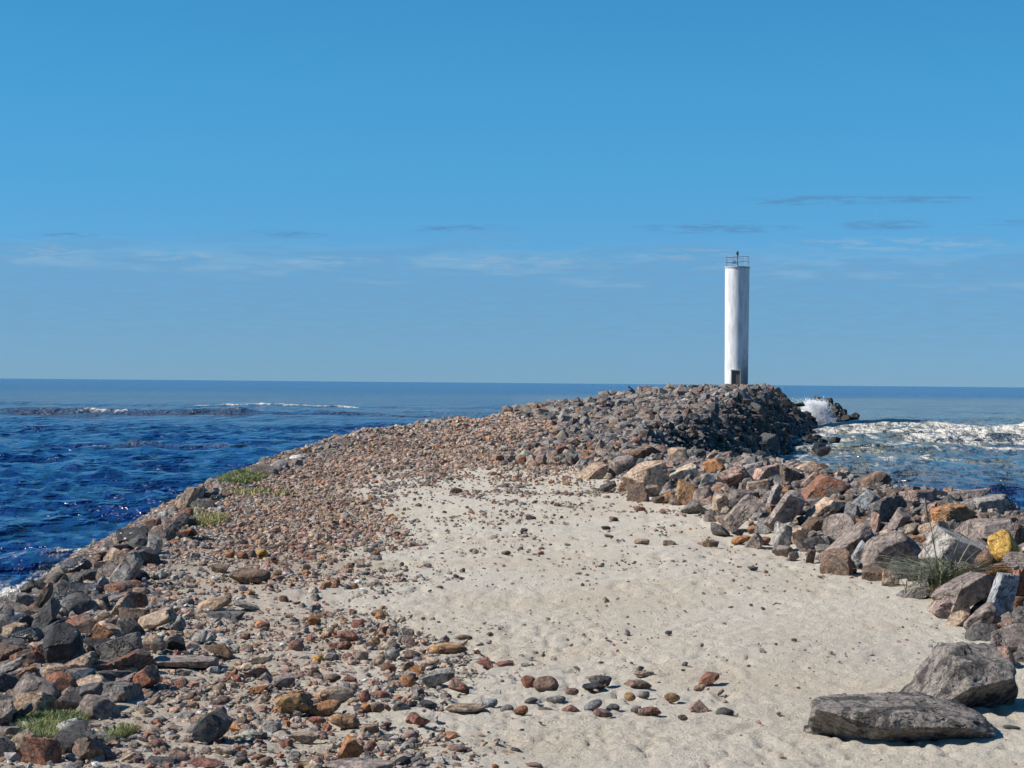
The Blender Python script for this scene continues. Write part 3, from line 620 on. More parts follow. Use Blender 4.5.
# the two big foreground boulders, each with its own cut faces
def big_boulder(cx, cy, wpx, hpx, Y, depth_m, planes, seed, pal, label, chips=7, roll=0.0, amp=.026):
    D, F = ICO[7 if wpx > 150 else 6]
    s = Y/FPX; g = np.random.default_rng(seed)
    N = unit(np.array([p[:3] for p in planes], float)); d = np.array([p[3] for p in planes])
    c = np.maximum(D @ N.T, 1e-4)/d; r = (c**120).sum(1)**(-1/120)
    for k in range(chips):
        n = unit(g.normal(size=3)); sup = (r*(D @ n)).max(); dd = sup*g.uniform(.88, .985); r = np.minimum(r, dd/np.maximum(D @ n, 1e-4))
    V = D*r[:, None]; q = V; o = g.uniform(0, 30, 3); f = 0
    for oc, (sc, a) in enumerate(((1.8, 1), (4, .6), (9, .45), (20, .26), (44, .13))):
        z = n3(q[:, 0]*sc*1.6+o[0], q[:, 1]*sc+o[1], q[:, 2]*sc+o[2], seed+oc); f = f+a*(z if oc in (0, 3, 4) else (.45-np.abs(z))*1.3)
    # broken plates left by the split: each patch of surface sits a little proud or recessed
    sd_ = unit(g.normal(size=(150, 3))); pick_ = np.zeros(len(D), int); warp = unit(D+.10*np.stack([n3(D[:, 0]*7, D[:, 1]*7, D[:, 2]*7, seed+20+k_) for k_ in range(3)], 1))
    for a_ in range(0, len(D), 20000): pick_[a_:a_+20000] = (warp[a_:a_+20000] @ sd_.T).argmax(1)
    V = V*(1+g.uniform(-.028, .028, 150)[pick_])[:, None]
    # stepped fracture ledges
    led = n3(q[:, 0]*2.2+o[1], q[:, 1]*2.2, q[:, 2]*2.6+o[2], seed+9)*3
    f = f + .9*(np.floor(led)+sst(.75, 1, led-np.floor(led)))
    V = V*(1+amp*f)[:, None]
    mn, mx = V.min(0), V.max(0); V = (V-(mn+mx)/2)/((mx-mn)/2)*np.array([wpx*s, depth_m, hpx*s])/2
    a = R(roll); Rm = np.array([[math.cos(a), 0, -math.sin(a)], [0, 1, 0], [math.sin(a), 0, math.cos(a)]]); V = V @ Rm.T
    me = mesh_np('boulder', V, F, True, 30); o_ = rock_obj('boulder', me, ROCK, *PAL[pal], (2.2, 2.2, 2.2))
    d = ray(cx, cy); o_.location = (d.x*Y, Y+depth_m*.3, CAMZ+d.z*Y)
    tag(o_, label, 'boulder', 'boulders of the jetty'); return o_
b1 = big_boulder(908, 726, 192, 55, 13.6, .62, [(-.55, -.5, .7, .86), (-1, -.1, -.05, 1.0), (-.15, -.12, 1, .40), (.25, -.25, 1, .44), (.1, -.75, .5, .50), (-.3, -.8, .35, .56), (.15, -.7, -.75, .50), (-.5, -.6, -.75, .62), (0, 0, -1, .36), (1, -.2, .1, 1.0), (.8, -.4, .7, .72), (0, 1, .1, .6), (.8, .3, -.3, .92)],
    31, 'slate', 'long low dark-grey slab boulder nearest the camera, shaded brown underneath', roll=-4) if False else None
PAL['slate'] = ((.285, .25, .22), (.085, .076, .069))
b1 = big_boulder(908, 725, 190, 51, 13.55, .62, [(-.55, -.5, .7, .86), (-1, -.1, -.05, 1.0), (-.15, -.22, 1, .40), (.25, -.3, 1, .42), (.1, -.8, .5, .48), (-.3, -.85, .35, .54), (.15, -.75, -.66, .33), (-.5, -.65, -.6, .46), (-.1, -1, .05, .50), (0, 0, -1, .40), (1, -.2, .1, 1.0), (.8, -.4, .7, .72), (0, 1, .1, .6), (.8, .3, -.3, .92)],
    31, 'slate', 'long low dark-grey slab boulder nearest the camera at the lower right', roll=-3)
b2 = big_boulder(968, 690, 124, 82, 14.6, .75, [(-.78, -.25, .58, .50), (.22, -.35, .9, .62), (-.45, -.8, .42, .50), (.35, -.85, .5, .50), (.30, -.72, -.62, .20), (.85, -.45, -.35, .66), (1, 0, .2, .82), (0, 0, -1, .62), (0, 1, .1, .7), (-.55, -.1, -.85, .60), (-1, .1, -.1, 1.0)],
    77, 'slate', 'tall peaked grey boulder with a bluish facet right behind the long low slab boulder', roll=6)
HEROES.append((b1, 'long low foreground slab boulder', 908, 725, 13.7, b1.location.x, .6)); HEROES.append((b2, 'tall peaked foreground boulder', 966, 691, 14.8, b2.location.x, .45))
hero(1012, 728, 18, 5, -5, 'dgrey', 'round', 'small flat dark stone', 'right of the long low slab boulder at the right edge')

# ------------------------------------------------------------------ rocks filling the wall, the banks and the point
CNAME = dict(grey='grey', dgrey='dark grey', black='black', mauve='mauve-grey', tan='tan', cream='cream', orange='orange-brown', rust='rust-red',
             brown='brown', yellow='yellow', ochre='ochre', pink='pinkish', pale='pale grey', blue='bluish', red='brick-red', white='whitish')
SNAME = dict(block='angular', slab='flat', crag='craggy', wedge='wedge-shaped', round='rounded')
used = {}
def relation(x, y):
    best = None
    for o, desc, hx, hy, Y, X, r in HEROES:
        if len(desc.split(' with ')[0].split()) > 6: continue
        q = math.hypot((x-hx), (y-hy)*1.6)
        if q > 1.5 and (best is None or q < best[0]): best = (q, desc, hx, hy)
    _, desc, hx, hy = best
    dx, dy = x-hx, (y-hy)*1.6
    if abs(dx) > abs(dy): rel = 'right of' if dx > 0 else 'left of'
    else: rel = 'in front of' if dy > 0 else 'behind'
    near = 'just ' if best[0] < 22 else ''
    a = desc.split(' with ')[0].split(' streaked')[0].split(' cut by')[0].split(', the ')[0]
    return near+rel+' the '+a
def fill_label(pal, style, size_px, noun, x, y, zone):
    sz = 'tiny' if size_px < 7 else 'small' if size_px < 12 else 'medium' if size_px < 22 else 'large'
    base = '%s %s %s %s' % (sz, CNAME[pal], SNAME[style], noun)
    rel = zone(x, y) if callable(zone) else relation(x, y)
    lab = (base+' '+rel)
    if len(lab.split()) > 13: lab = lab.replace('just ', '')
    if len(lab.split()) > 12: lab = ' '.join([sz, CNAME[pal], noun, rel])
    n = 0; alts = ['nearly buried ', 'tilted ', 'blunt ']
    used.setdefault(lab, 0); used[lab] += 1
    return lab
PROTO = {}
def proto(style, k, sub):
    key = (style, k, sub)
    if key not in PROTO:
        dims = dict(block=(1, .85, .7), slab=(1, .75, .36), crag=(1, .8, .75), wedge=(1, .8, .6), round=(1, .8, .62))[style]
        V, F = rock_verts(500+k*31+len(style)*7, sub, style, dims)
        PROTO[key] = (V, F, {})
    return PROTO[key]
FILLED = []
def fill_rock(X, Y, size, pal, style, k, noun, zone=None, mat=None, group=None, lift=.22, tilt=.35, g=None, name=None):
    V, F, cache = proto(style, k, 4 if size*FPX/Y > 24 else 3)
    m = mat or ROCK
    if m.name not in cache:
        nm = 'boulder' if noun in ('boulder', 'rock') else 'cobble'; cache[m.name] = mesh_np(nm, V, F, True, None if style == 'round' else 24); cache[m.name].materials.append(m)
    nm = name or ('boulder' if noun in ('boulder', 'rock') else 'cobble')
    v = g.uniform(.82, 1.15)
    o = rock_obj(nm, cache[m.name], m, [c*v for c in PAL[pal][0]], PAL[pal][1], (1.5*size/.6,)*3)
    z = float(H(X, Y)); o.location = (X, Y, z+size*lift*.7); s = g.uniform(.8, 1.2, 3); o.scale = tuple(float(size*x) for x in s)
    o.rotation_euler = (float(g.normal(0, tilt)), float(g.normal(0, tilt)), float(g.uniform(0, 6.28)))
    px, py = proj(*o.location)
    cat = 'boulder' if nm == 'boulder' else 'stone'
    tag(o, fill_label(pal, style, size*FPX/Y, 'boulder' if nm == 'boulder' else 'cobble', px, py, zone), cat, group or ('boulders of the jetty' if nm == 'boulder' else 'loose stones on the sand'))
    FILLED.append((X, Y, size/2)); return o
occ = [(h[5], h[4], h[6]) for h in HEROES]
HP = [(h[2], h[3], h[4], h[6]*FPX/h[4]) for h in HEROES]
SKYL = lambda x: np.interp(x, [0, 60, 100, 150, 200, 240, 300, 400, 500, 600, 720, 800, 870, 900, 1024], [604, 572, 549, 520, 490, 470, 456, 428, 411, 400, 382, 380, 400, 486, 492])
_HA = np.array(HP)
def hides(px, py, Y, s):
    rp = s*.5*FPX/Y; hr = _HA[:, 3]
    return bool(np.any((Y < _HA[:, 2]+.1) & (np.abs(px-_HA[:, 0]) < rp*.85+hr*.6) & (np.abs(py-rp*.4-_HA[:, 1]) < rp*.6+hr*.36)))
def pack(n, fx, sizes, g, spread=.74, tries=120, vis=True, slack=0):
    """dart throwing, biggest first; returns accepted (X, Y, size)"""
    res = []
    for s in sorted(sizes, reverse=True)[:n]:
        for _ in range(tries):
            X, Y = fx(g); r = s/2
            if abs(X) > .25*Y: continue
            if any(abs(Y-b) < 3 and (X-a)**2+((Y-b)*.8)**2 <= ((r+c)*spread)**2 for a, b, c in occ): continue
            px, py = proj(X, Y, float(H(X, Y)))
            if not (-20 < px < 1044 and py < 790): continue
            if hides(px, py, Y, s) or py-s*.42*FPX/Y < float(SKYL(px))-slack or (Y < 62 and 740 < px < 900 and py-s*.42*FPX/Y < 460): continue
            occ.append((X, Y, r)); res.append((X, Y, s)); break
    return res
g = np.random.default_rng(11)
def pick(g, names, p): return names[int(g.choice(len(names), p=np.array(p)/sum(p)))]
MARK += [(860, 727, 45), (930, 727, 50), (966, 691, 50), (985, 727, 30)]
def fill_seen(n, poly_l, poly_r, ys, sizes, pals, styles, lift, g, gap=.66):
    """boulders packed over the visible face of a bank: each is put on the ground where its line of sight meets it"""
    done = 0
    for sp in sorted(sizes, reverse=True)[:n]:
        for _ in range(160):
            y = g.uniform(ys[0], ys[-1]); x = g.uniform(np.interp(y, ys, poly_l), np.interp(y, ys, poly_r))
            k = np.interp(y, [440, 520, 620, 760], [.62, .85, 1.1, 1.25]); rp = sp*k/2
            if any(((x-a)**2+((y-b)*1.45)**2)**.5 < (rp+c)*gap for a, b, c in MARK): continue
            if y-rp*.7 < float(SKYL(x))-3: continue
            if x > 560 and x < 900 and y-rp*.7 < 458: continue
            p = hit(x, y+rp*.35)
            if p is None or p.y > 75: continue
            size = 2*rp*p.y/FPX
            if size < .27: size = .275
            MARK.append((x, y, rp)); occ.append((p.x, p.y, size/2)); done += 1
            low = p.z < -1.0 and p.x < 0
            pal = pick(g, pals[0], [w_*(3 if (low and n_ in ('black', 'dgrey')) else 1) for n_, w_ in zip(*pals)])
            fill_rock(p.x, p.y+size*.15, size, pal, pick(g, styles[0], styles[1]), int(g.integers(6)), 'boulder', g=g, lift=lift, tilt=.45, mat=WETROCK if (pal == 'black' and p.x < 0 and g.random() < .6) else None); break
    return done
nR = fill_seen(86, [560, 590, 700, 780, 880, 950, 1000], [800, 850, 1030, 1030, 1030, 1030, 1030], [447, 480, 522, 556, 580, 612, 660], list(g.uniform(22, 42, 40))+list(g.uniform(13, 20, 34)),
  (['mauve', 'grey', 'tan', 'brown', 'pink', 'orange', 'dgrey', 'pale'], [5, 3, 3.5, 4, 2, 1.6, 2.2, 1.2]), (['block', 'slab', 'crag', 'wedge'], [5, 2, 2, .7]), .2, g)
nL = fill_seen(84, [285, 225, 165, 110, 60, -5, -5, -5], [305, 250, 205, 165, 142, 136, 128, 90], [462, 482, 510, 545, 575, 605, 690, 760], list(g.uniform(20, 42, 34))+list(g.uniform(12, 20, 50)),
  (['mauve', 'grey', 'dgrey', 'black', 'brown', 'tan', 'rust', 'pale'], [2.6, 1.0, 4, 4.5, 4, 1.8, 1.3, .7]), (['block', 'slab', 'crag', 'round'], [5, 2, 3, .8]), .16, g)
# the dark point in the surf and the shaded sea side of the mound
def zone_point(x, y): return ('on the dark point in the surf, ' + ('left end near the splash' if x < 822 else 'right end' if x > 848 else 'middle'))
tip = [(818, 400, 1.5, 2.1), (828, 403, 1.4, 2.1), (812, 408, 1.5, 1.9), (824, 411, 1.9, 1.7), (836, 408, 1.6, 1.6), (842, 414, 1.5, 1.4), (833, 417, 1.7, 1.3), (847, 419, 1.3, 1.2), (855, 417, 1.5, 1.5),
       (822, 420, 1.6, 1.1), (812, 419, 1.3, 1.1), (840, 422, 1.5, 1.0), (851, 423, 1.2, 1.0), (804, 412, 1.2, 1.3)]
tip += [(float(g.uniform(806, 856)), 0, float(g.uniform(.8, 1.3)), 0) for _ in range(16)]
for i, (px, py, sz, _) in enumerate(tip):
    if py == 0: py = float(np.interp(px, [806, 820, 845, 858], [412, 403, 414, 419])+g.uniform(0, 10))
    Y = 250+g.uniform(-2.5, 2.5); d = ray(px, py)
    V, F, cache = proto(['crag', 'block'][i % 2], i % 4, 4)
    o = link('boulder', cache.setdefault('plain', mesh_np('boulder', V, F, True, 24)), None)
    if not o.data.materials: o.data.materials.append(ROCK)
    v = g.uniform(.8, 1.3); o.color = (.05*v, .048*v, .05*v, 1); o['second_tint'] = (.04, .038, .04); o['grain'] = (1.5, 1.5, 1.5)
    o.location = (d.x*Y, Y, CAMZ+d.z*Y); o.scale = (sz*g.uniform(.75, 1.1), sz*.9, sz*g.uniform(.8, 1.15)); o.rotation_euler = (g.uniform(-.5, .5), g.uniform(-.5, .5), g.uniform(0, 6))
    where = ['top of the peak', 'right of the peak', 'left flank above the spray', 'middle of the hump', 'upper right flank', 'right flank', 'front of the right flank', 'low notch before the last rock', 'last rock at the right tip', 'front foot in the foam', 'front foot beside the spray', 'right front foot in the foam', 'foot of the last rock', 'leftmost, half hidden by spray'][i] if i < 14 else 'smaller, '+('upper ' if py < 417 else 'lower ')+('left' if px < 823 else 'middle' if px < 841 else 'right')+' part'
    tag(o, 'dark wet boulder on the rocky point in the surf, '+where, 'boulder', 'boulders of the point in the surf'); FILLED.append((float(o.location.x), Y, sz/2))
for i in range(34):
    t_ = g.random(); px = 778+56*t_+g.normal(0, 3); py = 424+22*t_+g.normal(0, 3.5) if i % 3 else float(g.uniform(404, 424)); 
    if i % 3 == 0: px = float(np.interp(py, [400, 424], [790, 806])+g.uniform(-4, 8))
    Y = 4.5*FPX/(max(py, 424)+4-387); Y = min(Y, 232); d = ray(px, py); V, F, cache = proto(['crag', 'block'][i % 2], i % 4, 4); sz = g.uniform(7, 14)*Y/FPX
    o = link('boulder', cache.setdefault('plain', mesh_np('boulder', V, F, True, 24)), None)
    if not o.data.materials: o.data.materials.append(ROCK)
    v = g.uniform(.7, 1.4); o.color = (.05*v, .048*v, .05*v, 1); o['second_tint'] = (.04, .038, .04); o['grain'] = (1.5, 1.5, 1.5)
    o.location = (d.x*Y, Y, CAMZ+d.z*Y); o.scale = (sz*g.uniform(.9, 1.5), sz, sz*g.uniform(.7, 1.1)); o.rotation_euler = (g.uniform(-.5, .5), g.uniform(-.5, .5), g.uniform(0, 6))
    px, py = proj(*o.location)
    tag(o, 'black wet boulder '+('high beside the splash' if py < 424 else 'at the mound foot in foam' if px < 806 else 'on the low foamy spit'), 'boulder', 'dark boulders of the shaded seaward mound')
def f_sea(g):
    Y = 64+180*g.random()**.8; z = g.uniform(0, 6.2); return float(fXD(Y)+z), float(Y)
def zone_sea(x, y):
    a = 'low in' if y > 440 else 'high in' if y < 405 else 'midway up'
    b = 'by the surf' if x > 790 else 'straight below the lighthouse' if 722 < x < 752 else 'left of the lighthouse' if x < 722 else 'right of lighthouse'
    return a+' the shaded mound, '+b
for X, Y, s in pack(26, f_sea, list(g.uniform(.9, 1.7, 26)), g, spread=.9):
    fill_rock(X, Y, s, pick(g, ['black', 'dgrey', 'grey'], [3, 4, 1.2]), pick(g, ['block', 'crag'], [1, 1]), int(g.integers(4)), 'boulder', zone=zone_sea, g=g, lift=.3, group='dark boulders of the shaded seaward mound')
# loose cobbles among the gravel
def f_cob(g):
    Y = 12.5+22*g.random()**1.3; return float(fXG(Y)-abs(g.normal(.5, 1.1))+.1), float(Y)
cs = [float(x) for x in g.uniform(.06, .145, 215)]
for X, Y, s in pack(215, f_cob, cs, g, spread=.9):
    red = g.random() < .62
    pal = pick(g, ['rust', 'red', 'orange', 'pink', 'tan', 'ochre', 'brown'], [3, 3, 2.4, 3, 2, 1, 2]) if red else pick(g, ['grey', 'pale', 'dgrey', 'mauve', 'cream'], [3, 2, 2, 3, 1])
    fill_rock(X, Y, s, pal, pick(g, ['round', 'block', 'slab'], [5, 2, 1.4]), int(g.integers(5)), 'cobble', g=g, lift=.18, tilt=.25)
# look-alikes whose descriptions coincide get told apart by their order from the left
from collections import defaultdict
by = defaultdict(list)
for o in COL.objects:
    if o.get('label') and o.type == 'MESH': by[o['label']].append(o)
ORD = [] or ['leftmost', 'second from left', 'third from left', 'fourth from left', 'fifth from left', 'sixth from left', 'seventh from left', 'eighth from left', 'ninth from left', 'tenth from left', 'eleventh from left', 'twelfth from left', 'thirteenth from left', 'fourteenth from left', 'fifteenth from left']
for lab, os_ in by.items():
    if len(os_) > 1:
        os_.sort(key=lambda o: proj(*o.location)[0])
        for i, o in enumerate(os_):
            lab = lab if len(lab.split()) < 13 else ' '.join(lab.split()[1:])
            o['label'] = lab+', '+('rightmost' if i == len(os_)-1 else [q.replace(' from left', '') for q in ORD][min(i, 14)]) + (' of two' if len(os_) == 2 else '')

# ------------------------------------------------------------------ gravel and rubble: one joined mesh each
def stones(name, P, S, C, label, sub=1, seed=0, flat=(.45, .75), sinkf=.26, round_=.25):
    g = np.random.default_rng(seed); n = len(P)
    if sub == 0:
        ph = (1+5**.5)/2; B = unit(np.array([(-1, ph, 0), (1, ph, 0), (-1, -ph, 0), (1, -ph, 0), (0, -1, ph), (0, 1, ph), (0, -1, -ph), (0, 1, -ph), (ph, 0, -1), (ph, 0, 1), (-ph, 0, -1), (-ph, 0, 1)], float))
        BF = np.array([(0, 11, 5), (0, 5, 1), (0, 1, 7), (0, 7, 10), (0, 10, 11), (1, 5, 9), (5, 11, 4), (11, 10, 2), (10, 7, 6), (7, 1, 8), (3, 9, 4), (3, 4, 2), (3, 2, 6), (3, 6, 8), (3, 8, 9), (4, 9, 5), (2, 4, 11), (6, 2, 10), (8, 6, 7), (9, 8, 1)])
    else: B, BF = ICO[sub]
    m = len(B); NV = 24                                 # library of shapes, then rotated, scaled
    lib = []
    for k in range(NV):
        N = unit(g.normal(size=(7, 3))); d = g.uniform(.5, .85, 7); c = np.maximum(B @ N.T, 1e-4)/d
        r = np.minimum((c**18).sum(1)**(-1/18), 1.0); lib.append(B*(r*(1+g.uniform(-round_, round_, m)*.5))[:, None])
    lib = np.array(lib); idx = g.integers(0, NV, n); V = lib[idx]
    sc = np.stack([g.uniform(.8, 1.3, n), g.uniform(.7, 1.1, n), g.uniform(flat[0], flat[1], n)], 1); V = V*sc[:, None, :]
    tx = g.normal(0, .35, n); ty = g.normal(0, .35, n); tz = g.uniform(0, 6.28, n)
    def rot(V, a, i, j):
        c, s = np.cos(a)[:, None], np.sin(a)[:, None]; A, Bv = V[..., i].copy(), V[..., j].copy(); V[..., i] = A*c-Bv*s; V[..., j] = A*s+Bv*c
    rot(V, tz, 0, 1); rot(V, tx, 1, 2); rot(V, ty, 0, 2)
    V = V*(S/2*1.15)[:, None, None]+P[:, None, :]; V[..., 2] += (S*(.5-sinkf)*flat[0])[:, None]
    F = (BF[None]+(np.arange(n)*m)[:, None, None]).reshape(-1, 3)
    me = mesh_np(name, V.reshape(-1, 3), F, False)
    ca = me.color_attributes.new('col', 'FLOAT_COLOR', 'POINT'); cc = np.ones((n, m, 4), np.float32); cc[..., :3] = C[:, None, :]; ca.data.foreach_set('color', cc.ravel())
    o = link(name, me, GRAV); tag(o, label, None, None, 'stuff'); o['second_tint'] = (.2, .18, .16); return o
def cols(names, p, n, g, jit=.16):
    A = np.array([PAL[k][0] for k in names]); i = g.choice(len(names), n, p=np.array(p)/sum(p)); return A[i]*g.uniform(1-jit, 1+jit, (n, 1))*g.uniform(.95, 1.05, (n, 3))
def inview(X, Y, pad=.03): return (np.abs(X) < (.2335+pad)*Y+.3)
g = np.random.default_rng(21)
# near grey and reddish gravel on the left shoulder
n = 60000; Y = 11.5+20.5*g.random(n)**1.15; X = -.27*Y+(fXG(Y)+.9+.27*Y)*g.random(n)
t = fXG(Y)-X; patch = fbm2(X/.7, Y/1.1, 3, 41)
dens = sst(-.7, .9, t+patch*.7)*(.30+.70*sst(-.3, .45, patch+t*.16))
dens *= np.where(X < fXL(Y)-.3, .35, 1)
k = (g.random(n) < dens*.50) & inview(X, Y); X, Y, t = X[k], Y[k], t[k]; n = len(X)
S = np.clip(g.lognormal(math.log(.031), .55, n), .014, .12)*(1+.25*sst(.5, 3, t)); redw = np.exp(-((t-.7)/1.1)**2)*.6+.08+.35*sst(24, 30, Y)
isr = g.random(n) < redw
C = np.where(isr[:, None], cols(['rust', 'red', 'pink', 'orange', 'tan', 'brown'], [2, 1.2, 6, 1.3, 4, 2], n, g), cols(['grey', 'mauve', 'dgrey', 'pale', 'white', 'brown', 'tan'], [4, 2, 2.6, 4, 1.0, 3, 2], n, g))
stones('gravel', np.stack([X, Y, H(X, Y)], 1), S, C, 'grey and reddish gravel strewn over the left shoulder of the jetty', sub=0, seed=1, flat=(.4, .7))
print('near gravel', n)
# red-brown gravel further along
n = 66000; Y = 29+96*g.random(n)**1.25; xr = np.where(Y < 42, fXG(Y)+.9, np.maximum(fXG(Y)+.9, fXR(Y)+.6)); xr = np.minimum(xr, 5.5+sst(85, 110, Y)*3); xl = fXL(Y)-1.4; X = xl+(xr-xl)*g.random(n)
t = fXG(Y)-X; patch = fbm2(X/.9, Y/3.5, 3, 51)
greyline = .8+2.4*sst(58, 90, Y)-3.6*sst(92, 128, Y)+.7*n2(Y/6, X/2, 8)
k = (g.random(n) < np.maximum(.9*sst(43, 62, Y)*sst(-.45, .5, patch+.9*sst(46, 62, Y)-.25), sst(-1.0, 2.2, t+patch*1.2)*.95*np.where(Y > 56, 1, .9)+.15*(t > .3))) & (X < greyline+1.5*g.random(n)) & inview(X, Y)
X, Y, t = X[k], Y[k], t[k]; n = len(X)
S = np.clip(g.lognormal(math.log(.068), .45, n), .03, .26)*np.clip(Y/55, .75, 1.9)
edge = 1-sst(.2, 1.5, X-fXL(Y))
isr = g.random(n) < (.80-.45*edge)
C = np.where(isr[:, None], cols(['rust', 'red', 'pink', 'orange', 'brown', 'tan', 'ochre'], [2.0, .5, 6, 1.6, 2.2, 6.5, 1.5], n, g), cols(['grey', 'brown', 'pale', 'dgrey', 'cream', 'mauve'], [2, 3, 3, 1.2, 1.2, 2], n, g))
stones('gravel', np.stack([X, Y, H(X, Y)+.01], 1), S, C, 'red-brown gravel covering the crown of the jetty beyond the sand', sub=0, seed=2)
print('mid gravel', n)
# grey rubble of the mound
def rubble(n, y0, y1, s0, s1, sub, seed, lab, dens=.85):
    g = np.random.default_rng(seed)
    Y = y0+(y1-y0)*g.random(n); xl = np.where(Y > 238, 24, fXL(Y)-.8); X = xl+(fXD(Y)+5.2-xl)*g.random(n)
    greyline = 1.0+2.2*sst(58, 90, Y)-3.8*sst(92, 128, Y)-12*sst(118, 130, Y)-.8*np.random.default_rng(seed+1).random(n)*2
    k = (X > greyline) & (g.random(n) < dens) & (H(X, Y) > -3.2) & inview(X, Y)
    X, Y = X[k], Y[k]; n = len(X); S = np.clip(g.lognormal(math.log(s0), .35, n), s0*.5, s1)
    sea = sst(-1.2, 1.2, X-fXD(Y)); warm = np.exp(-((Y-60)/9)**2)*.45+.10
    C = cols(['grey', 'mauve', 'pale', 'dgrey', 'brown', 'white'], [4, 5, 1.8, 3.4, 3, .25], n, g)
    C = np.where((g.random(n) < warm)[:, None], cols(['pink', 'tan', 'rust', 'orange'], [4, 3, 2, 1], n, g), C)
    C = C*.74*(1-.72*sea[:, None]*np.ones((n, 1)))  # seaward face darkened: wet basalt, with the slope's shade put into the colour
    stones('rubble', np.stack([X, Y, H(X, Y)], 1), S, C, lab, sub=sub, seed=seed, flat=(.65, 1.0), sinkf=.1); print('rubble', n)
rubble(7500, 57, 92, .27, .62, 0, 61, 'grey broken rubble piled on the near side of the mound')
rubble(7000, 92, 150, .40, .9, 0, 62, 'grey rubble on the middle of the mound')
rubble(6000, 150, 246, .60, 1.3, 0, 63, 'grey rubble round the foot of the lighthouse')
# chips between the wall boulders and on the banks
g = np.random.default_rng(71); n = 5200; Y = 15+46*g.random(n); X = fXR(Y)+g.uniform(-.05, 4.8, n); k = inview(X, Y); X, Y = X[k], Y[k]; n = len(X)
S = np.clip(g.lognormal(math.log(.15), .5, n), .05, .4); S = np.minimum(S, Y*.0075); C = cols(['mauve', 'grey', 'tan', 'brown', 'dgrey', 'pink', 'pale'], [5, 4, 2, 3, 3, 1.5, 1.5], n, g)
k = sst(.0, .7, X-fXR(Y)) > g.random(n)*.9; stones('rubble', np.stack([X, Y, H(X, Y)+.02], 1)[k], S[k], C[k]*.8, 'small broken stones in the gaps of the right rock wall', sub=1, seed=4, flat=(.55, .9))
n = 3600; Y = 13+60*g.random(n)**1.3; X = fXL(Y)+g.uniform(-5, .9, n); k = inview(X, Y) & (H(X, Y) > -3.3); X, Y = X[k], Y[k]; n = len(X)
S = np.clip(g.lognormal(math.log(.16), .5, n), .05, .5)*(1+.5*sst(.5, 3, fXL(Y)-X)); S = np.minimum(S, np.clip(Y*.0062, .07, .5)); C = cols(['mauve', 'grey', 'tan', 'brown', 'dgrey', 'rust', 'pale', 'black'], [3, 5, 1, 3, 5, 1.2, 1.5, 2], n, g)
stones('rubble', np.stack([X, Y, H(X, Y)-.07], 1), S, C*.6, 'broken stones between the boulders of the left bank', sub=1, seed=5, flat=(.55, .9))
# sparse pebbles out on the sand
n = 16000; Y = 11.6+45*g.random(n)**.85; X = fXG(Y)-.2+(fXR(Y)-fXG(Y)+.3)*g.random(n)
pt = fbm2(X/.8, Y/2.2, 3, 91); row = np.exp(-((Y-15.4)/.75)**2)*sst(1.9, 1.2, X) if False else np.exp(-((Y-15.4)/.75)**2)*(1-sst(1.2, 1.9, X))
farp = sst(30, 46, Y)
k = (g.random(n) < np.clip(.10+.30*sst(-.1, .5, pt)+.75*row*(g.random(n) < .2)+.55*farp*sst(0, .5, pt)+.25*np.exp(-((X-fXG(Y))/.5)**2), 0, 1)); X, Y = X[k], Y[k]; n = len(X)
S = np.clip(g.lognormal(math.log(.019), .5, n), .010, .08)*np.clip(Y/18, .8, 2.6); C = cols(['rust', 'brown', 'dgrey', 'mauve', 'pink', 'grey', 'tan'], [2, 4, 4, 3, 2, 3, 1], n, g)
stones('pebbles', np.stack([X, Y, H(X, Y)], 1), S, C, 'small pebbles scattered over the open sand', sub=0, seed=6)

# ------------------------------------------------------------------ plants
def leaf_mat(name, a, b_):
    m, nt, b = new_mat(name); L = nt.links.new
    geo = nn(nt, 'ShaderNodeNewGeometry'); n = nn(nt, 'ShaderNodeTexNoise', i_Scale=9.0, i_Detail=4.0); L(geo.outputs['Position'], n.inputs['Vector'])
    c = mix_c(nt, smooth(nt, n.outputs[0], .38, .62), a, b_)
    c = mix_c(nt, math_n(nt, 'MULTIPLY', geo.outputs['Random Per Island'], .5), c, mix_c(nt, 1.0, c, (1.7, 1.6, 1.3), 'MULTIPLY'))
    L(c, b.inputs['Base Color']); b.inputs['Roughness'].default_value = .6; return m
def blades(name, roots, hgt, lean, wid, mat, seed, seg=4, curl=1.0, parent=None):
    g = np.random.default_rng(seed); V = []; F = []
    for (x, y, z) in roots:
        a = g.uniform(0, 6.283); h = hgt*g.uniform(.5, 1.15); ln = lean*g.uniform(.2, 1.2)*h; wv = wid*g.uniform(.5, 1.2)
        dx, dy = math.cos(a), math.sin(a); base = len(V)
        for s in range(seg+1):
            t = s/seg; r = ln*t**1.6; zz = h*(t-.38*curl*(lean*.6)*t**3); ww = wv*(1-t*.92)
            V.append((x+dx*r-dy*ww, y+dy*r+dx*ww, z+zz)); V.append((x+dx*r+dy*ww, y+dy*r-dx*ww, z+zz+wv*.3))
        for s in range(seg): i = base+2*s; F.append((i, i+1, i+3, i+2))
    return link(name, mesh_np(name, V, F), mat, parent)
GREEN = leaf_mat('green_leaf', (.10, .14, .04), (.24, .25, .10)); YELL = leaf_mat('yellow_green_leaf', (.16, .17, .05), (.36, .32, .13)); OLIVE = leaf_mat('tuft_leaf', (.045, .06, .035), (.15, .155, .10)); DRY = leaf_mat('dry_stalk', (.42, .36, .24), (.30, .25, .15))
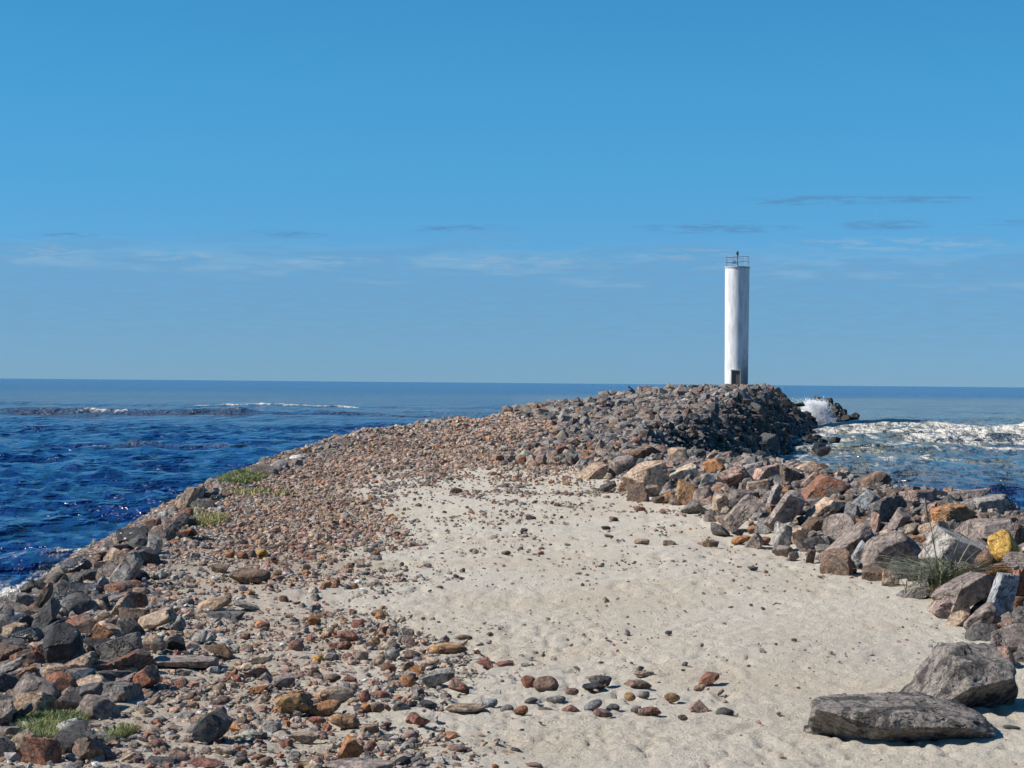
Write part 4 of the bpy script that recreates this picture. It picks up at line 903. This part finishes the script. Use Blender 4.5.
def patch(name, cx, cy, wpx, hpx, n, mat, label, hgt, seed, lean=.9, rise=0.0):
    g = np.random.default_rng(seed); roots = []
    p0 = hit(cx, cy)
    while len(roots) < n:
        u, v = g.uniform(-1, 1, 2)
        if u*u+v*v > 1: continue
        p = hit(cx+u*wpx/2, cy+v*hpx/2)
        if p is None or abs(p.y-p0.y) > 7: continue
        if n2(np.array([p.x*3.5]), np.array([p.y*2.0]), seed)[0] < -.12: continue
        roots.append((p.x-p0.x, p.y-p0.y, p.z-p0.z-.01))
    o = blades(name, roots, hgt, lean, .0055*p0.y/16, mat, seed, seg=2); o.location = p0; tag(o, label, 'grass', 'low plants on the left bank'); return o
patch('grass_patch', 76, 727, 124, 42, 9000, GREEN, 'green grass patch round the whitish rock near the lower left corner', .085, 1)
patch('grass_patch', 40, 738, 60, 26, 1500, YELL, 'yellowing straggly grass left of the whitish rock at the lower left', .07, 8)
patch('herb_patch', 238, 478, 52, 15, 3600, GREEN, 'bright green herb patch on the left skyline above the gravel', .17, 2)
patch('herb_patch', 206, 521, 42, 13, 1700, YELL, 'yellow-green herb patch among the rocks below the skyline one', .13, 3)
patch('herb_patch', 262, 494, 66, 6, 500, YELL, 'thin flat strip of sparse greenery on the red gravel', .14, 4)
patch('herb_patch', 186, 511, 30, 9, 220, YELL, 'scrap of dry yellow herbs above the leaning slabs of the left bank', .10, 5)
# spiky tuft at the foot of the wall
p = hit(934, 590)-Vector((0, .55, 0)); p.z = float(H(p.x, p.y)); root = bpy.data.objects.new('grass_tuft', None); COL.objects.link(root); root.location = p
tag(root, 'dark spiky grass tuft with long thin stalks at the foot of the right wall', 'grass')
g = np.random.default_rng(9); s = p.y/FPX
rts = [(g.normal(0, 10)*s*(1 if k_ % 3 else 1.5), g.normal(0, .10), 0) for k_ in range(620)]
blades('leaves', rts, 52*s, 1.35, .008, OLIVE, 3, seg=6, curl=1.3, parent=root)
rts = [(g.normal(-5, 14)*s, g.normal(0, .08)-.05, 0) for _ in range(150)]
blades('dry_leaves', rts, 26*s, 1.8, .006, DRY, 4, seg=4, curl=1.6, parent=root)
def tube(path, r0, r1, n=6):
    V, F = [], []
    for i, q in enumerate(path):
        rr = r0+(r1-r0)*i/(len(path)-1)
        for k in range(n): a = 6.283*k/n; V.append((q[0]+rr*math.cos(a), q[1]+rr*math.sin(a), q[2]))
    for i in range(len(path)-1):
        for k in range(n): F.append((i*n+k, i*n+(k+1) % n, (i+1)*n+(k+1) % n, (i+1)*n+k))
    return V, F
for k, (dx, h, bx) in enumerate(((-6, 104, -16), (-2, 74, -34), (2, 66, 14), (-9, 56, -42), (4, 54, 30), (8, 42, 36), (-4, 62, -10), (6, 60, 20))):
    pth = [((dx+bx*t**1.7)*s, -.05*t, h*t*(1-.12*t*abs(bx)/30)*s) for t in np.linspace(0, 1, 9)]
    V, F = tube(pth, .009, .0035); link('stalk', mesh_np('stalk', V, F), OLIVE if k % 2 == 0 else DRY, root)
pth = [((-20+0)*s, 0, 0)]
# seed head on the tallest stalk
V, F = ICO[2]; V = V*np.array([.011, .011, .11]); o = link('seed_head', mesh_np('seed_head', V, F), leaf_mat('seed_head', (.10, .08, .05), (.16, .12, .08)), root); o.location = (-20*s, -.05, 88*s); o.rotation_euler = (0, R(-8), 0)

# ------------------------------------------------------------------ lighthouse
def lathe(prof, n=48, cap=True):
    V, F = [], []
    for r, z in prof:
        for k in range(n): a = 2*math.pi*k/n; V.append((r*math.cos(a), r*math.sin(a), z))
    for i in range(len(prof)-1):
        for k in range(n): F.append((i*n+k, i*n+(k+1) % n, (i+1)*n+(k+1) % n, (i+1)*n+k))
    return V, F
def pmesh(name, V, F, mat, parent, smooth_=True):
    me = bpy.data.meshes.new(name); me.from_pydata([tuple(map(float, v)) for v in V], [], [tuple(map(int, f)) for f in F]); me.update()
    for p_ in me.polygons: p_.use_smooth = smooth_
    return link(name, me, mat, parent)
def box(cx, cy, cz, sx, sy, sz):
    V = [(cx+i*sx/2, cy+j*sy/2, cz+k*sz/2) for i in (-1, 1) for j in (-1, 1) for k in (-1, 1)]
    return V, [(0, 1, 3, 2), (4, 6, 7, 5), (0, 4, 5, 1), (2, 3, 7, 6), (0, 2, 6, 4), (1, 5, 7, 3)]
def tower_mat():
    m, nt, b = new_mat('weathered_white_paint'); L = nt.links.new
    tc = nn(nt, 'ShaderNodeTexCoord'); s = nn(nt, 'ShaderNodeSeparateXYZ'); L(tc.outputs['Object'], s.inputs[0])
    mp = nn(nt, 'ShaderNodeMapping'); mp.inputs['Scale'].default_value = (2.2, 2.2, .35); L(tc.outputs['Object'], mp.inputs[0])
    n1 = nn(nt, 'ShaderNodeTexNoise', i_Scale=1.4, i_Detail=7.0, i_Roughness=.65); L(mp.outputs[0], n1.inputs['Vector'])
    n2_ = nn(nt, 'ShaderNodeTexNoise', i_Scale=1.1, i_Detail=6.0, i_Roughness=.7); L(tc.outputs['Object'], n2_.inputs['Vector'])
    c = mix_c(nt, math_n(nt, 'MULTIPLY', smooth(nt, n1.outputs[0], .40, .64), .65), (.74, .74, .73), (.46, .46, .45))
    # grime on the seaward right foot of the shaft
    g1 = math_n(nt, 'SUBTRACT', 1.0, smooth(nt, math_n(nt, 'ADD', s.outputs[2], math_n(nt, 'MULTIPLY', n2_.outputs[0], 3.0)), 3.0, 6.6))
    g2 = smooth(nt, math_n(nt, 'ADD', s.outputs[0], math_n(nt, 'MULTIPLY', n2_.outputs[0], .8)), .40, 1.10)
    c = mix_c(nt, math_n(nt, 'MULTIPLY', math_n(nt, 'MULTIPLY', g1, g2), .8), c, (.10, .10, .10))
    lowg = math_n(nt, 'SUBTRACT', 1.0, smooth(nt, s.outputs[2], .0, 1.6))
    c = mix_c(nt, math_n(nt, 'MULTIPLY', lowg, .25), c, (.3, .28, .25))
    L(c, b.inputs['Base Color']); b.inputs['Roughness'].default_value = .75
    bp = nn(nt, 'ShaderNodeBump', i_Strength=.3, i_Distance=.02); L(n2_.outputs[0], bp.inputs['Height']); L(bp.outputs[0], b.inputs['Normal']); return m
def plain(name, c, rough=.6, metal=0.0):
    m, nt, b = new_mat(name); geo = nn(nt, 'ShaderNodeNewGeometry'); n = nn(nt, 'ShaderNodeTexNoise', i_Scale=6.0, i_Detail=5.0); nt.links.new(geo.outputs['Position'], n.inputs['Vector'])
    nt.links.new(mix_c(nt, n.outputs[0], tuple(x*.7 for x in c), tuple(x*1.25 for x in c)), b.inputs['Base Color']); b.inputs['Roughness'].default_value = rough; b.inputs['Metallic'].default_value = metal; return m
TY = 229.0; TX = (736.3-512)/FPX*TY; TZ = 1.2
lt = bpy.data.objects.new('lighthouse', None); COL.objects.link(lt); lt.location = (TX, TY, TZ)
tag(lt, 'slim white cylindrical lighthouse with railed top standing on the far rubble mound', 'lighthouse')
TH = 13.1; prof = []
for i in range(10):      # lifts of cast concrete with fine joints
    z0, z1 = TH*i/10, TH*(i+1)/10; r0 = 1.20+.07*i/10; r1 = 1.20+.07*(i+1)/10
    prof += [(r0, z0+.012), (r0, z0+.03), (r1, z1-.03), (r1, z1-.012), (r1-.006, z1)]
WHITE = tower_mat(); V, F = lathe([(r, z) for r, z in prof], 96); shaft = pmesh('shaft', V, F, WHITE, lt)
shaft.data.set_sharp_from_angle(angle=R(12))
V, F = lathe([(1.19, TH-.02), (1.33, TH), (1.33, TH+.14), (0.01, TH+.16)]); pmesh('gallery_slab', V, F, plain('gallery_concrete', (.42, .43, .43)), lt, False)
dm = plain('door_brown', (.13, .105, .09)); fm = plain('door_frame', (.36, .34, .31)); rail = plain('grey_rail', (.24, .28, .32), .5, .2)
da = -90-8; c_, s_ = math.cos(R(da)), math.sin(R(da))
def place(o): o.location = (c_*1.2, s_*1.2, 0); o.rotation_euler = (0, 0, R(da+90)); return o
V, F = box(0, .02, 1.25, .80, .12, 2.3); door = place(pmesh('door', V, F, dm, lt, False))
V, F = [], []
for bb in ((-.46, -.02, 1.24, .10, .22, 2.36), (.46, -.02, 1.24, .10, .22, 2.36), (0, -.022, 2.48, 1.06, .24, .12)):
    v, f = box(*bb); F += [tuple(i+len(V) for i in q) for q in f]; V += v
place(pmesh('door_frame', V, F, fm, lt, False))
V, F = box(.28, -.06, .95, .05, .05, .16); pmesh('handle', V, F, rail, door, False)
for k in range(8):
    a = 2*math.pi*(k+.5)/8; V, F = tube([(1.22*math.cos(a), 1.22*math.sin(a), TH+.12), (1.22*math.cos(a), 1.22*math.sin(a), TH+1.18)], .022, .022); pmesh('railing_post', V, F, rail, lt)
for zz in (.62, 1.17):
    V, F = [], []; n = 48
    for k in range(n):
        a = 2*math.pi*k/n
        for q in range(5): b_ = 2*math.pi*q/5; rr = 1.22+.022*math.cos(b_); V.append((rr*math.cos(a), rr*math.sin(a), TH+zz+.03*math.sin(b_)))
    for k in range(n):
        for q in range(5): F.append((k*5+q, k*5+(q+1) % 5, ((k+1) % n)*5+(q+1) % 5, ((k+1) % n)*5+q))
    pmesh('rail', V, F, rail, lt)
V, F = lathe([(.16, TH+.14), (.16, TH+.3), (.07, TH+.32), (.07, TH+1.2), (.14, TH+1.22), (.14, TH+1.3), (0.01, TH+1.31)], 16); mast = pmesh('lantern_post', V, F, rail, lt)
V, F = lathe([(.12, TH+1.31), (.12, TH+1.62), (.15, TH+1.63), (.10, TH+1.74), (.01, TH+1.8)], 16); pmesh('lantern', V, F, plain('lantern_green', (.05, .12, .12), .3), mast)
V, F = box(-.34, 0, TH+.62, .34, .2, .3); pmesh('battery_box', V, F, rail, lt, False)

# ------------------------------------------------------------------ the bird on the crest
def bird():
    Yb = 158.0; d = ray(631.5, 391.2); root_ = bpy.data.objects.new('bird', None); COL.objects.link(root_); z = CAMZ+d.z*Yb
    root_.location = (d.x*Yb, Yb, z-.34); root_.scale = (1.05,)*3; tag(root_, 'dark hunched bird perched on the rubble crest left of the lighthouse', 'bird')
    me = bpy.data.meshes.new('body')
    pts = [((.0, 0, .36), .13, .13), ((.10, 0, .30), .15, .17), ((-.07, 0, .45), .13, .14), ((-.14, 0, .55), .075, .08), ((-.17, 0, .63), .05, .05), ((-.2, 0, .675), .048, .048), ((-.26, 0, .665), .022, .022), ((.22, 0, .18), .09, .08), ((.32, 0, .07), .05, .03)]
    me.from_pydata([p_[0] for p_ in pts], [(0, 1), (0, 2), (2, 3), (3, 4), (4, 5), (5, 6), (1, 7), (7, 8)], []); o = bpy.data.objects.new('body', me); COL.objects.link(o)
    sk = o.modifiers.new('s', 'SKIN'); su = o.modifiers.new('u', 'SUBSURF'); su.levels = su.render_levels = 2
    for v, p_ in zip(me.skin_vertices[0].data, pts): v.radius = (p_[1], p_[2])
    me.skin_vertices[0].data[0].use_root = True
    dg = bpy.context.evaluated_depsgraph_get(); m2 = bpy.data.meshes.new_from_object(o.evaluated_get(dg)); o.modifiers.clear(); o.data = m2; m2.name = 'body'
    fe = plain('black_feather', (.022, .022, .028), .5); m2.materials.clear(); m2.materials.append(fe); o.parent = root_
    for p_ in m2.polygons: p_.use_smooth = True
    for sgn in (-1, 1):
        V, F = ICO[3]; V = V*np.array([.24, .035, .10]); w_ = link('wing', mesh_np('wing', V, F), fe, root_); w_.location = (.1, sgn*.15, .33); w_.rotation_euler = (0, R(38), R(sgn*8))
        V, F = tube([(0, 0, -.03), (.01, 0, .12), (-.02, 0, .24)], .016, .03); l_ = pmesh('leg', V, F, plain('leg_grey', (.18, .17, .16)), root_); l_.location = (.02, sgn*.06, 0)
    V, F = tube([(0, 0, 0), (0, 0, .09)], .022, .004); bk = pmesh('beak', V, F, plain('beak_grey', (.2, .19, .17)), root_); bk.location = (-.25, 0, .668); bk.rotation_euler = (0, R(-98), 0)
bird()

# ------------------------------------------------------------------ sea
def water_mat():
    m, nt, b = new_mat('sea_water'); L = nt.links.new
    geo = nn(nt, 'ShaderNodeNewGeometry'); sp = nn(nt, 'ShaderNodeSeparateXYZ'); L(geo.outputs['Position'], sp.inputs[0])
    fo = nn(nt, 'ShaderNodeAttribute', attribute_name='foam').outputs['Fac']; si = nn(nt, 'ShaderNodeAttribute', attribute_name='silt').outputs['Fac']; ch = nn(nt, 'ShaderNodeAttribute', attribute_name='chop').outputs['Fac']
    def noise(sx, sy, s, d=5.0, r=.6):
        mp = nn(nt, 'ShaderNodeMapping'); mp.inputs['Scale'].default_value = (sx, sy, 1); L(geo.outputs['Position'], mp.inputs[0])
        n = nn(nt, 'ShaderNodeTexNoise', i_Scale=s, i_Detail=d, i_Roughness=r); L(mp.outputs[0], n.inputs['Vector']); return n.outputs[0]
    deep = mix_c(nt, smooth(nt, sp.outputs[1], 400, 1600), (.003, .022, .105), (.006, .05, .16))
    c = mix_c(nt, si, deep, (.145, .155, .125))
    big = noise(.05, .02, 1.0, 3.0)
    c = mix_c(nt, math_n(nt, 'MULTIPLY', smooth(nt, big, .45, .65), .35), c, (.006, .042, .17))
    f1 = noise(.8, .30, 1.0, 8.0, .72); f2 = noise(.22, .1, 1.0, 4.0, .6)
    fm_ = math_n(nt, 'ADD', fo, math_n(nt, 'MULTIPLY', math_n(nt, 'SUBTRACT', f1, .5), 3.4)); fm_ = math_n(nt, 'ADD', fm_, math_n(nt, 'MULTIPLY', math_n(nt, 'SUBTRACT', f2, .5), 1.0))
    has = smooth(nt, fo, .02, .15); foam = math_n(nt, 'MULTIPLY', smooth(nt, fm_, .22, .86), has)
    c = mix_c(nt, math_n(nt, 'MULTIPLY', foam, .88), c, (.60, .57, .51)); L(c, b.inputs['Base Color'])
    rr = nn(nt, 'ShaderNodeMapRange'); L(foam, rr.inputs[0]); rr.inputs[3].default_value = .10; rr.inputs[4].default_value = .9; L(rr.outputs[0], b.inputs['Roughness'])
    b.inputs['IOR'].default_value = 1.33; b.inputs['Specular IOR Level'].default_value = .33
    h1 = noise(1.7, .75, 1.0, 4.0, .6); h2 = noise(.55, .22, 1.0, 4.0, .55); h3 = noise(.13, .045, 1.0, 4.0, .6)
    hs = math_n(nt, 'ADD', math_n(nt, 'ADD', math_n(nt, 'MULTIPLY', h1, .45), math_n(nt, 'MULTIPLY', h2, .9)), math_n(nt, 'MULTIPLY', h3, 3.5))
    bp = nn(nt, 'ShaderNodeBump', i_Strength=1.0, i_Distance=1.3); L(hs, bp.inputs['Height']); L(bp.outputs[0], b.inputs['Normal']); return m
def build_water():
    ys = list(FPX*4.7/np.arange(420, 15, -.62))
    for c0, hw, st in ((303, 11, .8), (330, 6, 1.4), (400, 9, 1.6), (206, 9, .5), (228, 7, .7), (154, 3, .25), (178, 5, .5)): ys += list(np.arange(c0-hw, c0+hw, st))
    ys = sorted(ys); yy = [ys[0]]
    for y in ys:
        if y-yy[-1] > .28*max(1, (yy[-1]/60)): yy.append(y)
    yy += list(np.geomspace(yy[-1]*1.04, 24000, 46)); ys = np.array(yy)
    u = np.concatenate([np.linspace(-.62, -.245, 30, endpoint=False), np.linspace(-.245, .245, 440), np.linspace(.245, .62, 31)[1:]])
    X = ys[:, None]*u[None]; Y = np.repeat(ys[:, None], len(u), 1)
    dy = np.gradient(ys)[:, None]; dxc = ys[:, None]*.0012
    Z = np.zeros_like(X); g = np.random.default_rng(3)
    for lam, amp in ((22, .16), (13, .14), (8.5, .13), (5.2, .10), (3.2, .10), (2.1, .085), (1.4, .065), (.85, .04)):
        fade = np.clip(1.8-2.3*np.maximum(dy, dxc)/lam, 0, 1)
        if lam > 6: fade = fade*sst(90, 220, Y)
        if fade.max() == 0: continue
        for q in range(2):
            a = g.normal(0, .45); Xr = X*math.cos(a)+Y*math.sin(a); Yr = -X*math.sin(a)+Y*math.cos(a)
            z = 2*(1-np.abs(n2(Xr/(lam*1.5)+q*31, Yr/lam, 70+q+int(lam*10))))**2-1; Z += amp*1.3*fade*z/(1+(lam/(6.5*dy+1.3))**2)
    foam = np.zeros_like(X); chop = np.zeros_like(X)
    silt = sst(175, 330, Y)*(1-sst(560, 1150, Y))*(.75+.25*fbm2(X/60, Y/120, 2, 5))*np.where(X > 0, 1, .65) + sst(6, 16, X)*sst(85, 125, Y)*(1-sst(520, 900, Y))*1.1
    def swell(y0, xa, xb, h, wf, wb, slope=0.0, foamk=0.0, siltk=.6, wig=2.0, seed=0, thr=.1, under=0.0):
        nonlocal Z, foam, silt
        yc = y0+slope*(X-(xa+xb)/2)+wig*n2(X/22, X*0+seed, 33+seed); ends = sst(xa-10, xa+8, X)*(1-sst(xb-8, xb+10, X)); hv = h*ends*(.65+.6*n2(X/13, X*0+3, 55+seed))
        d = Y-yc; pr = np.where(d < 0, np.exp(-(d/wf)**2), np.exp(-(d/wb)**2)); Z = Z+hv*pr
        silt = np.maximum(silt, siltk*ends*np.where(d < 0, np.exp(-(d/(wf*1.3))**2), np.exp(-(d/(wb*.4))**2)))
        if foamk: 
            on = sst(thr, thr+.25, n2(X/7, X*0+9, 81+seed)+.35*n2(X/2, X*0+4, 82+seed)); crest = np.exp(-((d+wf*.15)/(wf*.45))**2)
            foam = np.maximum(foam, foamk*ends*on*crest); foam = np.maximum(foam, under*ends*sst(-.2, .4, n2(X/9, Y/3, 85+seed))*np.exp(-((d+wf*1.4)/(wf*1.3))**2))
    swell(303, -85, -22, .85, 2.6, 5, -.02, .8, .32, 3.5, 1, .15)
    swell(322, -48, -6, .5, 3, 5, 0, .8, .6, 2, 2, .3)
    swell(400, -64, -20, .7, 4, 6, 0, 1.0, .6, 3, 3, -.05)
    swell(372, -42, 20, .5, 4, 6, 0, .6, .5, 3, 13, .35)
    swell(154, -30, -8, .35, 1.4, 3, .04, .2, .5, .8, 4, .8)
    swell(206, 30, 64, 1.5, 3.0, 6, -.03, 1.2, .9, 2.0, 5, -.9, .75)
    swell(231, 24, 60, .9, 3, 5, -.1, 1.1, .8, 2.0, 6, -.7, .8)
    swell(184, 26, 70, .8, 2.2, 4, .1, 1.0, .7, 1.5, 7, -.4, .6)
    swell(158, 19, 50, .5, 2.0, 4, 0, .8, .7, 1.5, 8, -.05, .45)
    swell(262, 40, 90, .6, 3.0, 5, 0, .8, .5, 2.5, 9, .1, .2)
    # surf round the rocks
    xw = fXD(Y)+np.clip((fE(Y)+2.5)/.98, 0, 9); dr = X-xw
    surf = np.exp(-np.maximum(dr-1, 0)/np.where(Y > 165, 9.0, 4.5))*(dr > -4)*sst(110, 140, Y)*(1-sst(250, 275, Y))
    surf = np.maximum(surf, np.exp(-((X-47)/14)**2-((Y-238)/26)**2)*1.0); surf = np.maximum(surf, np.exp(-((X-38)/10)**2-((Y-200)/26)**2)*.85)
    surf = np.maximum(surf, np.exp(-((X-24)/5)**2-((Y-160)/22)**2)*.75); surf = np.maximum(surf, np.exp(-((X-50)/16)**2-((Y-168)/10)**2)*.45)
    lines = .42+.58*np.exp(-((((Y+3*n2(X/9, Y*0, 41)+.12*X) % 17)-8.5)/4.2)**2)
    foam = np.maximum(foam, surf*lines*(.74+.50*fbm2(X/6, Y/5, 3, 15)))
    xlw = fXL(Y)-(1.0+(fE(Y)-.26+2.5)/.68); dl = xlw-X
    lf = np.exp(-np.maximum(dl-.5, 0)/1.8)*(dl > -3)*(Y < 62)*(Y > 38); foam = np.maximum(foam, lf*.62*(.8+.4*fbm2(X/2, Y/4, 2, 16)))
    foam = np.maximum(foam, .33*sst(.25, .6, n2(X/2.2, Y/6, 17))*sst(66, 50, Y) if False else .36*sst(.15, .5, n2(X/2.6, Y/5, 17))*(1-sst(48, 66, Y)))
    Z += foam*.10*n2(X/.9, Y/1.4, 18)*np.clip(2-dy, 0, 1)
    nr, nc = X.shape; idx = np.arange(nr*nc).reshape(nr, nc); F = np.stack([idx[:-1, :-1], idx[:-1, 1:], idx[1:, 1:], idx[1:, :-1]], -1).reshape(-1, 4)
    me = mesh_np('water', np.stack([X, Y, WATER+Z], -1).reshape(-1, 3), F)
    for nm_, arr in (('foam', foam), ('silt', np.clip(silt, 0, 1)), ('chop', chop)): a_ = me.attributes.new(nm_, 'FLOAT', 'POINT'); a_.data.foreach_set('value', arr.ravel().astype(np.float32))
    WM = water_mat(); tag(link('water', me, WM), 'deep blue choppy sea with surf', None, None, 'structure'); print('water', X.shape)
    S_ = 30000; me = bpy.data.meshes.new('sea_floor_water'); me.from_pydata([(-S_, -S_, WATER-1.1), (S_, -S_, WATER-1.1), (S_, S_*.9, WATER-1.1), (-S_, S_*.9, WATER-1.1)], [], [(0, 1, 2, 3)]); tag(link('water', me, WM), None, None, None, 'structure')
build_water()

# ------------------------------------------------------------------ spray bursting on the point
def spray():
    g = np.random.default_rng(12); Yc = 240.0; s = Yc/FPX; d = ray(811, 420); cx, cz = d.x*Yc, CAMZ+d.z*Yc
    P = []
    for bx, bz, rx, rz, m_ in ((-.3, .0, 1.1, .7, 3200), (.3, .6, .9, .8, 3200), (-.5, .9, .7, .9, 2000), (.35, 1.5, .7, .8, 2400), (-.9, .3, .8, .6, 1400), (1.0, .1, .8, .5, 1200), (.0, 2.2, .6, .6, 700), (.7, 2.0, .5, .7, 500), (0, 1, 1.6, 1.5, 900)):
        q = g.normal(0, .45, (int(m_*2.4), 3)); P.append(np.stack([cx+.15+bx*1.25+q[:, 0]*rx*1.45, Yc+q[:, 1]*1.1, cz-.1+bz*.82+q[:, 2]*rz*.8+.25*np.abs(q[:, 0])*rz], 1))
    P = np.concatenate(P); P = P[P[:, 2] > WATER-.1]; x, y, z = P.T; n = len(P); sz = g.uniform(.014, .045, n)
    B = np.array([(1, 0, 0), (-1, 0, 0), (0, 1, 0), (0, -1, 0), (0, 0, 1), (0, 0, -1)], float); BF = np.array([(0, 2, 4), (2, 1, 4), (1, 3, 4), (3, 0, 4), (2, 0, 5), (1, 2, 5), (3, 1, 5), (0, 3, 5)]); V = B[None]*sz[:, None, None]*np.array([1, 1, 1.3])+np.stack([x, y, z], 1)[:, None, :]; F = (BF[None]+(np.arange(n)*len(B))[:, None, None]).reshape(-1, 3)
    m, nt, b = new_mat('spray_drops'); b.inputs['Base Color'].default_value = (.9, .91, .92, 1); b.inputs['Roughness'].default_value = .7
    nz_ = nn(nt, 'ShaderNodeTexNoise', i_Scale=2.0); nt.links.new(mix_c(nt, nz_.outputs[0], (.90, .92, .94), (.94, .94, .94)), b.inputs['Base Color'])
    o = link('sea_spray', mesh_np('sea_spray', V.reshape(-1, 3), F), m); tag(o, 'white droplets of a wave bursting against the rocky point', None, None, 'stuff')
spray()
tri = sum(len(o.data.polygons)*(1 if len(o.data.polygons[0].vertices) == 3 else 2) for o in COL.objects if o.type == 'MESH' and o.data.users == 1 and len(o.data.polygons))
print('objects', len(COL.objects), 'tris(unique)', tri)
